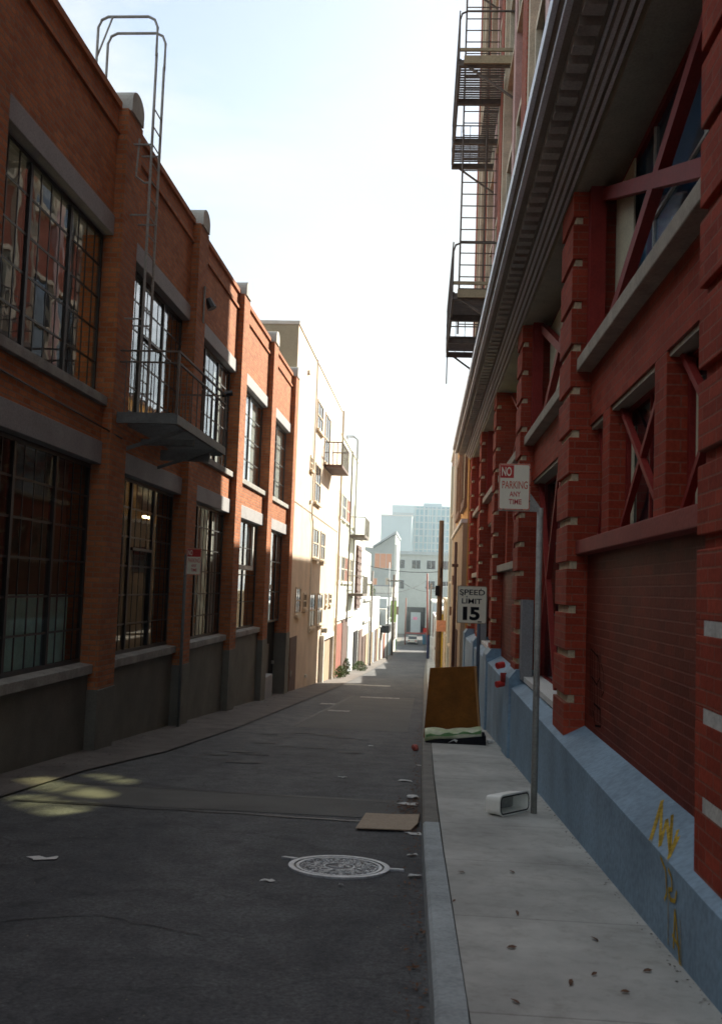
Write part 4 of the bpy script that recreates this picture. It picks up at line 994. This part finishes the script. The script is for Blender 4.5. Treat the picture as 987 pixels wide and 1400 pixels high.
for k in range(520):
    a = rr.uniform(0, 2 * PI); r = rr.choice([.135, .155, .175, .195, .215, .235, .255, .275]) + rr.uniform(-.006, .006)
    x, y = r * math.cos(a), r * math.sin(a); w = rr.uniform(.004, .009); q = rr.uniform(0, PI); l_ = rr.uniform(.008, .016)
    pt.bar((x - l_ * math.cos(q), y - l_ * math.sin(q), .006), (x + l_ * math.cos(q), y + l_ * math.sin(q), .006), w, .008)
for k in range(26):
    a = rr.uniform(0, 2 * PI); r = rr.uniform(0, .08); x, y = r * math.cos(a), r * math.sin(a)
    pt.bar((x - .012, y, .006), (x + .012, y + rr.uniform(-.02, .02), .006), .01, .008)
pt.build('raised_pattern', M['ironcover'], mh)
MB().prism([(-.46, .21), (-.36, .165), (-.33, .20), (-.44, .235)], -.004, .012, 'z').build('lug', M['ironcover'], mh)
MB().prism([(.37, -.02), (.48, -.015), (.475, .015), (.37, .02)], -.004, .012, 'z').build('lug', M['ironcover'], mh)

# ------------------------------------------------------------------ cardboard, box, heap, board
def sheet(name, label, cat, pts, th, m, lift=.006, curl=.02, group=None):
    """thin sheet lying on the road; pts are outline points x,y"""
    cx = sum(p[0] for p in pts) / len(pts); cy = sum(p[1] for p in pts) / len(pts)
    g0 = gz(cy); mb = MB(); n = len(pts); rr = random.Random(hash(label) % 1000)
    top = [(x, y, gz(y) + lift + th + rr.uniform(0, curl)) for x, y in pts]; bot = [(x, y, z - th) for x, y, z in top]
    cen = (cx, cy, g0 + lift + th + curl * .3)
    mb.add(top + bot + [cen, (cx, cy, cen[2] - th)], [(i, (i + 1) % n, 2 * n) for i in range(n)] + [((i + 1) % n + n, i + n, 2 * n + 1) for i in range(n)] + [(i, (i + 1) % n, n + (i + 1) % n, n + i) for i in range(n)])
    o = mb.build(name, m); return tag(o, label, cat, group)
sheet('cardboard_sheet', 'flat brown cardboard sheet lying on the asphalt by the kerb', 'cardboard', [(-.60, 9.06), (-.35, 9.07), (-.11, 9.12), (-.05, 9.4), (-.04, 9.95), (-.3, 9.9), (-.56, 9.9)], .008, M['card'], .012, .018)
# tray / drawer lying on its side
def tray(L, H, D, w=.018):
    """open box, opening towards -y, rounded outline in XZ"""
    mb = MB(); n = 6
    def rr_(x0, x1, z0, z1, r): return rrect(x0, x1, z0, z1, r, n)
    of = rr_(0, L, 0, H, .055); inn = rr_(w, L - w, w, H - w, .042); ob = rr_(.03, L - .03, .012, H - .012, .045); ib = rr_(w + .03, L - w - .03, w + .012, H - w - .012, .03)
    N_ = len(of); vs = [(u, 0, v) for u, v in of] + [(u, D, v) for u, v in ob] + [(u, 0, v) for u, v in inn] + [(u, D - w, v) for u, v in ib]
    fs = []
    for i in range(N_):
        j = (i + 1) % N_
        fs += [(i, j, N_ + j, N_ + i), (i, j, 2 * N_ + j, 2 * N_ + i), (2 * N_ + i, 2 * N_ + j, 3 * N_ + j, 3 * N_ + i)]
    fs += [tuple(range(N_, 2 * N_)), tuple(range(3 * N_, 4 * N_))]
    return mb.add(vs, fs)
tr_ = thing('plastic_crate', 'white plastic tub tipped on its side beside the tall sign post', 'tub', (.70, 9.44, sh(9.44) + .004), rz=math.radians(57), rx=0, local=True)
tr_.rotation_euler = (SL * .8, -SL * .75 + .0, math.radians(56))
tray(.56, .185, .17).build('tub_body', M['plasticw'], tr_, bevel=.004)
gk = MB(); ring(gk, rrect(.008, .552, .009, .176, .05), rrect(.022, .538, .022, .163, .04), -.0055); gk.build('gasket', M['black'], tr_)
MB().box(.05, .51, .146, .15, .03, .155).build('inner_shade', mat('grey for tub shade', (.34, .35, .33), .5), tr_)  # grey sheet added to give the shade inside the tub
mb = MB(); ring(mb, rrect(-.006, .566, -.004, .191, .058), rrect(.012, .548, .012, .173, .045), -.004); mb.build('rim', M['plasticw'], tr_)

# leaning brown board
y0 = 17.25; z0 = sh(17.2)
bd = thing('wooden_board', 'large brown board with orange-lit edge standing upright on the pavement behind the cushion', 'board', (.43, y0, z0))
P = [(-.04, y0, z0 + .02), (.90, y0, z0), (.90, y0 + .05, z0), (-.04, y0 + .05, z0 + .02)]
T = [(.035, y0 + .28, z0 + 1.18), (.80, y0 + .28, z0 + 1.24), (.80, y0 + .33, z0 + 1.24), (.035, y0 + .33, z0 + 1.18)]
MB().hexa(P + T).build('board_face', M['brownboard'], bd, bevel=.004)
P = [(.902, y0 - .01, z0), (.93, y0 - .01, z0), (.95, y0 + .16, z0), (.902, y0 + .12, z0)]
T = [(.802, y0 + .27, z0 + 1.24), (.83, y0 + .27, z0 + 1.24), (.86, y0 + .40, z0 + 1.23), (.802, y0 + .38, z0 + 1.24)]
MB().hexa(P + T).build('board_edge', M['boardedge'], bd)
# cushion pile
z0 = sh(16.8)
hp_ = thing('seat_cushion', 'crumpled white and green cushion on a black base at the foot of the board', 'cushion', (.47, 16.85, z0))
q = MB(); nx_, ny_ = 16, 6
vs = []
def topz(u, v): return .2 + .014 * math.sin(u * 7 + v * 2) + .012 * math.cos(u * 15 + v * 5) + .05 * u
def botz(u, v): return .03 + .11 * u + .02 * math.sin(u * 6)
for j in range(ny_ + 1):
    for i in range(nx_ + 1):
        u, v = i / nx_, j / ny_; e = math.sin(PI * min(1, max(0, v))) ** .4
        vs.append((-.02 + .93 * u, 16.62 + .5 * v, z0 + (botz(u, v) + topz(u, v)) / 2 + (topz(u, v) - botz(u, v)) / 2 * max(.25, e)))
k0 = len(vs)
for j in range(ny_ + 1):
    for i in range(nx_ + 1):
        u, v = i / nx_, j / ny_
        vs.append((-.02 + .93 * u, 16.62 + .5 * v + .01, z0 + botz(u, v)))
W_ = nx_ + 1; fs = []
for j in range(ny_):
    for i in range(nx_):
        a = j * W_ + i; fs += [(a, a + 1, a + 1 + W_, a + W_), (k0 + a, k0 + a + W_, k0 + a + 1 + W_, k0 + a + 1)]
for i in range(nx_): fs += [(i, k0 + i, k0 + i + 1, i + 1), (ny_ * W_ + i, ny_ * W_ + i + 1, k0 + ny_ * W_ + i + 1, k0 + ny_ * W_ + i)]
for j in range(ny_): fs += [(j * W_, (j + 1) * W_, k0 + (j + 1) * W_, k0 + j * W_), (j * W_ + nx_, k0 + j * W_ + nx_, k0 + (j + 1) * W_ + nx_, (j + 1) * W_ + nx_)]
q.add(vs, fs); q.build('cushion_cover', M['gradwhite'], hp_, smooth=True)
MB().hexa([(0, 16.6, z0), (.98, 16.58, z0), (.98, 17.1, z0), (0, 17.1, z0), (0, 16.62, z0 + .03), (.98, 16.6, z0 + .16), (.98, 17.1, z0 + .16), (0, 17.1, z0 + .03)]).build('black_base', M['black'], hp_, bevel=.01)
MB().add([(.0 + .9 * k / 12, 16.608 - .0, z0 + .10 + .10 * k / 12 + .012 * math.sin(k)) for k in range(13)] + [(.0 + .9 * k / 12, 16.608, z0 + .135 + .10 * k / 12 + .02 * math.sin(k * 1.7)) for k in range(13)], [(k, k + 1, 14 + k, 13 + k) for k in range(12)]).build('green_stripe', mat('green print', (.16, .34, .12), .7, .3, 9), hp_)
MB().quad((.36, 16.575, z0 + .03), (.47, 16.575, z0 + .1), (.52, 16.575, z0 + .08), (.5, 16.575, z0 + .04), (.46, 16.575, z0 + .07)).build('white_flap', M['paper'], hp_)
# crumpled things
def crumple(name, label, cat, x, y, r, m, seed, zoff=0, squash=.6, group=None):
    rr = random.Random(seed); bm = bmesh.new(); bmesh.ops.create_icosphere(bm, subdivisions=2, radius=r)
    for v in bm.verts: v.co *= rr.uniform(.72, 1.1); v.co.z *= squash
    me = bpy.data.meshes.new(name); bm.to_mesh(me); bm.free(); me.materials.append(m)
    o = bpy.data.objects.new(name, me); C.objects.link(o); o.location = (x, y, (sh(y) if x > kx(y) else gz(y)) + r * squash * .85 + zoff)
    return tag(o, label, cat, group)
crumple('plastic_bag', 'crumpled white plastic bag on the pavement beside the black cushion base', 'bag', 1.07, 17.0, .07, M['paper'], 1)
crumple('drink_cup', 'crushed red and white drinks cup in the gutter left of the cushion', 'cup', -.17, 16.4, .065, mat('red printed cup', (.5, .12, .09), .6, .5, 9), 2, squash=.9)
crumple('plastic_bag', 'crumpled clear plastic bag in the gutter behind the cardboard', 'bag', -.13, 11.15, .07, M['paper'], 4, squash=.35)
# paper scraps (x, y, length, width, angle, label)
scraps = [(-2.75, 7.25, .2, .07, .25, 'long white paper strip on the asphalt at lower left'),
          (-1.05, 6.95, .09, .03, .05, 'small white scrap just left of and below the manhole cover'),
          (-1.02, 12.6, .1, .035, .0, 'small white scrap in the middle of the road beyond the patch'),
          (-.16, 10.7, .2, .09, .1, 'bright white paper at the kerb right behind the cardboard'),
          (-.24, 12.55, .24, .05, .05, 'thin white paper strip in the gutter well behind the cardboard'),
          (-.08, 9.0, .15, .05, .1, 'white scrap touching the front corner of the cardboard'),
          (-.08, 8.1, .08, .03, .2, 'tiny pale scrap in the gutter between cardboard and manhole'),
          (-.06, 7.35, .1, .04, .1, 'small white scrap right of the manhole cover by the kerb'),
          (-.55, 6.95, .04, .02, .0, 'tiny white fleck directly below the manhole cover'),
          (-.05, 14.3, .12, .07, .4, 'white scrap in the gutter in front of the cushion'),
          (-.9, 16.8, .1, .04, .5, 'pale scrap on the road left of the red cup')]
for x, y, l_, w, a, lab in scraps:
    rr = random.Random(int(abs(x * 100 + y * 10)))
    pts = []
    for k in range(9):
        t_ = 2 * PI * (k + rr.uniform(-.3, .3)) / 9; u = .6 * l_ * math.cos(t_) * rr.uniform(.45, 1.15); v = w * math.sin(t_) * rr.uniform(.3, 1.3) * 1.2
        pts.append((x + u * math.cos(a) - v * math.sin(a), y + u * math.sin(a) + v * math.cos(a)))
    sheet('paper_scrap', lab, 'litter', pts, .002, M['paper'], .004, .015, group='paper scraps on the road')
# leaves on the pavement
lv = [(.93, 5.55, 'upper'), (.83, 4.95, ''), (.70, 4.80, ''), (.93, 4.72, ''), (1.1, 5.05, ''), (.42, 4.5, ''), (.27, 7.0, ''), (.20, 6.2, ''), (.13, 13.8, ''), (.06, 13.3, ''), (.62, 7.1, ''), (.56, 6.0, ''), (.47, 5.3, '')]
labs = ['curled orange-brown leaf in the middle of the pavement near the wall', 'brown leaf on the pavement, upper of the close pair', 'orange-brown leaf on the pavement, lower left of the close pair', 'brown leaf close to the yellow graffiti foot', 'dark leaf right against the blue base',
        'dark leaf on the pavement nearest the bottom of the photo', 'small dark leaf on the kerb joint below the tub', 'small dark leaf on the kerb top', 'dark scrap of leaf on the pavement in front of the cushion, right one', 'dark scrap of leaf on the kerb in front of the cushion, left one',
        'long dry leaf near the middle of the pavement', 'thin dry stalk lying across the pavement', 'dark dry leaf left of the pavement centre']
for (x, y, _), lab in zip(lv, labs):
    rr = random.Random(int(x * 1000 + y)); s_ = rr.uniform(.018, .03); a = rr.uniform(0, PI); mb = MB(); z = sh(y) + .006
    pts = [(-1, 0, 0), (-.4, .32, .25), (.3, .36, .3), (1, 0, .15), (.3, -.36, .12), (-.4, -.3, .2)]
    mb.quad(*[(x + s_ * (u * math.cos(a) - v * math.sin(a)), y + s_ * 1.6 * (u * math.sin(a) + v * math.cos(a)), z + s_ * w) for u, v, w in pts])
    tag(mb.build('fallen_leaf', M['leafbrown']), lab, 'leaf', 'dry leaves on the pavement')
# gutter debris: uncountable
mb = MB(); rr = random.Random(11)
def flake(mb, x, y, z, s_):
    a = rr.uniform(0, 2 * PI); t_ = rr.uniform(.2, .9)
    mb.quad(*[(x + s_ * (u * math.cos(a) - v * math.sin(a)), y + s_ * 1.3 * (u * math.sin(a) + v * math.cos(a)), z + s_ * w * t_) for u, v, w in ((-1, 0, 0), (0, .45, .5), (1, 0, .3), (0, -.45, .1))])
for k in range(1500):
    y = rr.choice([rr.gauss(10.2, .55), rr.uniform(4, 22), rr.uniform(4, 60)]); d = abs(rr.gauss(0, .07 if not 9.2 < y < 11.2 else .13))
    flake(mb, kx(y) - .02 - d, y, gz(y) + .006 + rr.uniform(0, .015), rr.uniform(.006, .022))
gm = MB()
for k in range(1600):
    y = 3.5 + 22 * rr.random() ** 1.6; x = rr.uniform(-4.0, kx(y) - .05)
    flake(gm, x, y, gz(y) + .010, rr.uniform(.003, .009))
tag(gm.build('road_grit', M['grit']), 'fine pale grit and flecks scattered over the asphalt', 'grit', kind='stuff')
tag(mb.build('gutter_debris', M['leafbrown']), 'dry leaf litter and grit gathered in the gutter along the kerb', 'leaf litter', kind='stuff')
mb = MB()
for k in range(900):
    y = rr.uniform(9, 34); flake(mb, -4.68 + abs(rr.gauss(0, .22)), y, gz(y) + .026, rr.uniform(.006, .028))
for k in range(500):
    y = rr.uniform(4, 30); flake(mb, wallx(y) - .01 - abs(rr.gauss(0, .03)), y, sh(y) + .004, rr.uniform(.004, .014))
tag(mb.build('wall_debris', M['walk']), 'fine dark debris along the feet of the walls', 'debris', kind='stuff')
# ------------------------------------------------------------------ poles, wires
def pole(name, label, x, y, h, r0, r1, m, cat='pole', arm=None, base=None, lean=0, extra=None):
    z = base if base is not None else sh(y)
    t = thing(name, label, cat, (x, y, z))
    MB().tube([(x, y, z - .2), (x + lean, y, z + h)], r0, 10, r1).build('shaft', m, t, smooth=True)
    if arm: MB().bar((x + lean - arm[0], y, z + arm[2]), (x + lean + arm[1], y, z + arm[2]), .1, .1).build('cross_arm', m, t)
    return t
t = pole('utility_pole', 'thick brown wooden utility pole standing at the kerb past the brown board', .50, 50, 7.95, .15, .12, M['pole'], lean=-.03)
MB().box(.47, .53, 49.7, 49.82, .6, 1.1).box(.25, .45, 49.7, 49.9, -.3, .2).build('pole_fitting', M['black'], t)
MB().tube([(.66, 49.86, -4.9), (.66, 49.86, -1.2)], .04, 6).build('yellow_guard', mat('yellow guard', (.62, .45, .05), .6), t)
q = thing('orange_notice', 'small square orange notice fixed to the thick wooden pole', 'sign', (.56, 49.7, -1.8))
MB().box(.36, .82, 49.66, 49.7, -2.05, -1.5).build('notice_plate', M['orange'], q)
t = pole('lamp_pole', 'thin dark pole with short cross arm against the yellow building', .83, 34, 5.2, .065, .05, M['brownwood'], arm=(.12, .3, 4.4))
MB().tube([(1.0, 34, 1.0 - .1), (1.0, 34, .7)], .05, 8).build('lamp', M['black'], t)
t = pole('street_pole', 'rusty red pole with dark blue foot far down the right kerb', -.05, 105, 9.0, .12, .09, M['redpole'], base=gz(105), lean=-.3)
MB().tube([(-.05, 105, gz(105)), (-.06, 105, gz(105) + 2.6)], .16, 10).build('pole_foot', mat('dark blue foot', (.03, .05, .12), .6), t)
t = pole('street_pole', 'slim orange-brown pole at the left beyond the far crossing', -4.2, 178, 8.3, .13, .1, M['redpole'], base=gz(178))
t = pole('street_pole', 'tall pale pole standing before the gabled house beyond the crossing', -6.9, 167, 14, .1, .08, M['white'], base=gz(167))
t = pole('street_pole', 'dark thin pole at the far left kerb before the crossing', -4.4, 76, 7.2, .07, .06, M['iron'], base=gz(76))
def wire(label, a, b, sag, r=.012):
    a, b = Vector(a), Vector(b); pts = []
    for k in range(17): u = k / 16; p = a.lerp(b, u); p.z -= sag * 4 * u * (1 - u); pts.append(p)
    tag(MB().tube(pts, r, 4).build('overhead_wire', M['black']), label, 'wire', 'overhead wires')
wire('overhead wire from the mint building across to the thick wooden pole', (-4.8, 62, 1.6), (.45, 50, .9), .25, .014)
wire('overhead wire from the dark thin pole across to the red pole', (-4.4, 76, -.4), (-.3, 105, 1.0), .5, .02)
wire('short overhead wire from the cream house towards the dark thin pole', (-4.8, 60, -.6), (-4.4, 76, -.6), .2, .015)

t = pole('street_pole', 'grey lamp column at the left kerb in front of the beige garage', -4.1, 100, 8.0, .08, .06, M['steel'], base=gz(100), arm=(.1, .9, 7.8))
t = pole('street_pole', 'brown wooden pole with a cross arm before the grey-blue house', -4.3, 118, 9.5, .14, .11, M['pole'], base=gz(118), arm=(.8, .8, 8.8))
t = pole('street_pole', 'brown wooden pole with a cross arm at the right kerb near the crossing', .1, 138, 9.5, .14, .11, M['pole'], arm=(.8, .8, 8.9))
for (x, y, z, w_, h_, m_, lab) in [(-4.5, 96, -3.6, .7, 1.5, 'greyblue', 'blue-grey hanging shop board on the beige garage'), (-4.45, 124, -4.2, .7, 2.6, 'lime', 'yellow-green upright banner on the grey-blue house'), (-4.5, 134, -3.5, .7, 1.0, 'brown', 'brown hanging board on the far corner house'), (-.5, 140, -6.0, .6, .6, 'signred', 'small red sign at the right kerb near the crossing')]:
    q = thing('hanging_sign', lab, 'sign', (x, y, z)); MB().box(x - w_ / 2, x + w_ / 2, y, y + .08, z, z + h_).build('sign_board', M[m_], q)
    MB().box(x - w_ / 2 - .3, x + w_ / 2, y + .02, y + .06, z + h_, z + h_ + .06).build('bracket', M['black'], q)
    if x > -1: MB().tube([(x, y + .1, gz(y)), (x, y + .1, z + h_)], .04, 6).build('post', M['steel'], q)
wire('overhead wire between the two far cross-armed poles', (-3.6, 118, .9), (.8, 138, -.2), .5, .025)
# ------------------------------------------------------------------ car, bins, plants
cy, cx0 = 181, -2.95
cz = gz(cy) + .004
car = thing('parked_car', 'small white car standing beyond the far crossing', 'car', (cx0, cy, cz))
prof = [(0, .25), (4.2, .25), (4.25, .75), (3.4, .95), (2.9, 1.42), (1.1, 1.45), (.25, 1.0), (-.05, .85), (-.05, .4)]
def carbody(inset, pr): return MB().prism([(cy + u, cz + w) for u, w in pr], cx0 - .85 + inset, cx0 + .85 - inset, 'x')
carbody(0, [(0, .25), (4.2, .25), (4.25, .75), (3.5, .93), (.2, .95), (-.05, .85), (-.05, .4)]).build('body', M['white'], car, bevel=.05)
carbody(.1, [(.25, .95), (3.45, .93), (2.8, 1.42), (.9, 1.45)]).build('cabin', M['dglass'], car, bevel=.03)
carbody(.09, [(.85, 1.44), (2.85, 1.41), (2.8, 1.5), (.95, 1.53)]).build('roof', M['white'], car, bevel=.03)
for sx in (-.82, .82):
    for yy in (.8, 3.4):
        MB().tube([(cx0 + sx - .09, cy + yy, cz + .31), (cx0 + sx + .09, cy + yy, cz + .31)], .31, 16).build('wheel', M['tyre'], car)
for sx in (-.6, .6): MB().box(cx0 + sx - .14, cx0 + sx + .14, cy - .08, cy - .045, cz + .6, cz + .75).build('headlight', M['signred'], car)
MB().box(cx0 - .25, cx0 + .25, cy - .07, cy - .052, cz + .42, cz + .54).build('number_plate', M['signw'], car)
MB().box(cx0 - .7, cx0 + .7, cy - .09, cy - .055, cz + .25, cz + .4).build('bumper', M['black'], car)
def wbin(label, x, y, m, s_=1.0):
    z = gz(y) + .02; t = thing('wheelie_bin', label, 'bin', (x, y, z))
    MB().hexa([(x - .24 * s_, y - .28, z), (x + .24 * s_, y - .28, z), (x + .24 * s_, y + .22, z), (x - .24 * s_, y + .22, z), (x - .3 * s_, y - .36, z + .98 * s_), (x + .3 * s_, y - .36, z + .98 * s_), (x + .3 * s_, y + .36, z + .98 * s_), (x - .3 * s_, y + .36, z + .98 * s_)]).build('bin_body', m, t)
    MB().box(x - .32 * s_, x + .32 * s_, y - .38, y + .38, z + .98 * s_, z + 1.06 * s_).build('lid', m, t)
wbin('blue wheeled bin at the far right near the white car', -.7, 183, M['binblue'], 1.6)
wbin('green wheeled bin by the left wall at the far crossing', -5.2, 148.5, M['bingreen'], 1.6)
def shrub(label, x, y, z, r, h, n, m, seed, group=None, stems=6, name='shrub', leaf=.07):
    rr = random.Random(seed); t = thing(name, label, 'plant', (x, y, z), group=group); s_ = MB(); lf = MB()
    for k in range(stems):
        a = rr.uniform(0, 2 * PI); e = (x + r * .6 * math.cos(a), y + r * .6 * math.sin(a), z + h * rr.uniform(.6, .95))
        s_.tube([(x, y, z), ((x + e[0]) / 2, (y + e[1]) / 2, z + h * .5), e], .012, 4, .005)
    for k in range(n):
        a = rr.uniform(0, 2 * PI); rad = r * rr.uniform(.1, 1) ** .6; hh = h * rr.uniform(.08, 1); rad *= math.sin(PI * min(.95, .25 + hh / h * .65))
        c = Vector((x + rad * math.cos(a), y + rad * math.sin(a), z + hh)); d = Vector((rr.gauss(0, 1), rr.gauss(0, 1), rr.gauss(.3, 1))).normalized(); u = d.orthogonal().normalized(); L = leaf * rr.uniform(.6, 1.3)
        lf.quad(c - d * L, c + u * L * .4, c + d * L, c - u * L * .4)
    s_.build('stem', M['pole'], t); lf.build('foliage', m, t)
shrub('bushy green weed at the foot of the cream building corner', -4.35, 50.3, gz(50.3) + .02, .35, .6, 350, M['leafgreen'], 1, 'weeds along the left wall')
shrub('taller thin weed against the rust red garage door', -4.45, 54.8, gz(54.8) + .02, .25, .9, 260, M['leafgreen'], 2, 'weeds along the left wall')
shrub('low dark weed patch by the white house', -4.3, 63.5, gz(63.5) + .02, .5, .6, 400, M['leafgreen'], 3, 'weeds along the left wall')
shrub('round shrub growing on top of the low white garage', -5.0, 82, -.8, .6, 1.1, 700, M['leafgreen'], 4, name='roof_shrub')

# ------------------------------------------------------------------ haze
HAZE = True
if HAZE:
    hz = MB().box(-330, 330, -81, 700, -12, 60)
    m = bpy.data.materials.new('haze'); m.use_nodes = True; nt = m.node_tree
    for n in list(nt.nodes):
        if n.type != 'OUTPUT_MATERIAL': nt.nodes.remove(n)
    out = nt.nodes[0]; v = N(nt, 'ShaderNodeVolumePrincipled'); v.inputs['Color'].default_value = (.8, .95, 1, 1); v.inputs['Density'].default_value = .00045
    v.inputs['Anisotropy'].default_value = .3
    nt.links.new(v.outputs[0], out.inputs['Volume'])
    o = hz.build('haze', m); tag(o, kind='stuff')

# ------------------------------------------------------------------ light
EL = math.radians(30); AZ = math.radians(55)     # from +x towards +y
sv = Vector((math.cos(EL) * math.cos(AZ), math.cos(EL) * math.sin(AZ), math.sin(EL)))
sun = bpy.data.lights.new('sun', 'SUN'); sun.energy = 5.0; sun.angle = math.radians(.9); sun.color = (1, .92, .78)
so = bpy.data.objects.new('sun', sun); C.objects.link(so); so.rotation_euler = sv.to_track_quat('Z', 'Y').to_euler(); so.location = sv * 60
w = bpy.data.worlds.new('World'); bpy.context.scene.world = w; w.use_nodes = True
nt = w.node_tree; bg = nt.nodes['Background']; bg.inputs['Strength'].default_value = .088
sky = N(nt, 'ShaderNodeTexSky'); sky.sky_type = 'NISHITA'; sky.sun_disc = False; sky.sun_elevation = EL; sky.sun_rotation = math.atan2(sv.x, sv.y)
sky.air_density = 1.0; sky.dust_density = 1.5
tc = N(nt, 'ShaderNodeTexCoord'); mp = N(nt, 'ShaderNodeMapping'); mp.inputs['Scale'].default_value = (1.0, 1.6, 3.2); mp.inputs['Rotation'].default_value = (.2, .3, .5)
nz = N(nt, 'ShaderNodeTexNoise'); nz.inputs['Scale'].default_value = 2.4; nz.inputs['Detail'].default_value = 9; nz.inputs['Roughness'].default_value = .6; nz.inputs['Distortion'].default_value = .6
nt.links.new(tc.outputs['Generated'], mp.inputs['Vector']); nt.links.new(mp.outputs[0], nz.inputs['Vector'])
cr = N(nt, 'ShaderNodeValToRGB'); cr.color_ramp.elements[0].position = .36; cr.color_ramp.elements[0].color = (.3, .3, .3, 1); cr.color_ramp.elements[1].position = .56; cr.color_ramp.elements[1].color = (1, 1, 1, 1)
nt.links.new(nz.outputs['Fac'], cr.inputs['Fac'])
mx = N(nt, 'ShaderNodeMixRGB'); mx.inputs['Color2'].default_value = (3.75, 3.95, 4.05, 1)
nt.links.new(cr.outputs['Color'], mx.inputs['Fac']); nt.links.new(sky.outputs[0], mx.inputs['Color1']); nt.links.new(mx.outputs[0], bg.inputs['Color'])

# ------------------------------------------------------------------ camera
d = Vector((94.5, -106, -1361)).normalized(); u0 = Vector((.03, 1, 0)); u = (u0 - u0.dot(d) * d).normalized(); x = d.cross(u)
Mc = Matrix((x, d, u))           # rows: world axes in camera space  ->  world <- camera
cam = bpy.data.cameras.new('camera'); cam.sensor_fit = 'VERTICAL'; cam.sensor_height = 36; cam.lens = 35; cam.clip_end = 6000; cam.clip_start = .05
cam.dof.use_dof = True; cam.dof.focus_distance = 16; cam.dof.aperture_fstop = 4.5
co_ = bpy.data.objects.new('camera', cam); C.objects.link(co_); co_.matrix_world = Mc.to_4x4()
sc_ = bpy.context.scene; sc_.camera = co_
sc_.view_settings.view_transform = 'Standard'; sc_.view_settings.look = 'None'; sc_.view_settings.gamma = 1; sc_.view_settings.exposure = 1.5
sc_.render.resolution_x = 721; sc_.render.resolution_y = 1024
sc_.render.engine = 'CYCLES'; sc_.cycles.max_bounces = 8; sc_.cycles.transparent_max_bounces = 12; sc_.cycles.filter_width = 1.6
sc_.cycles.sample_clamp_indirect = 6
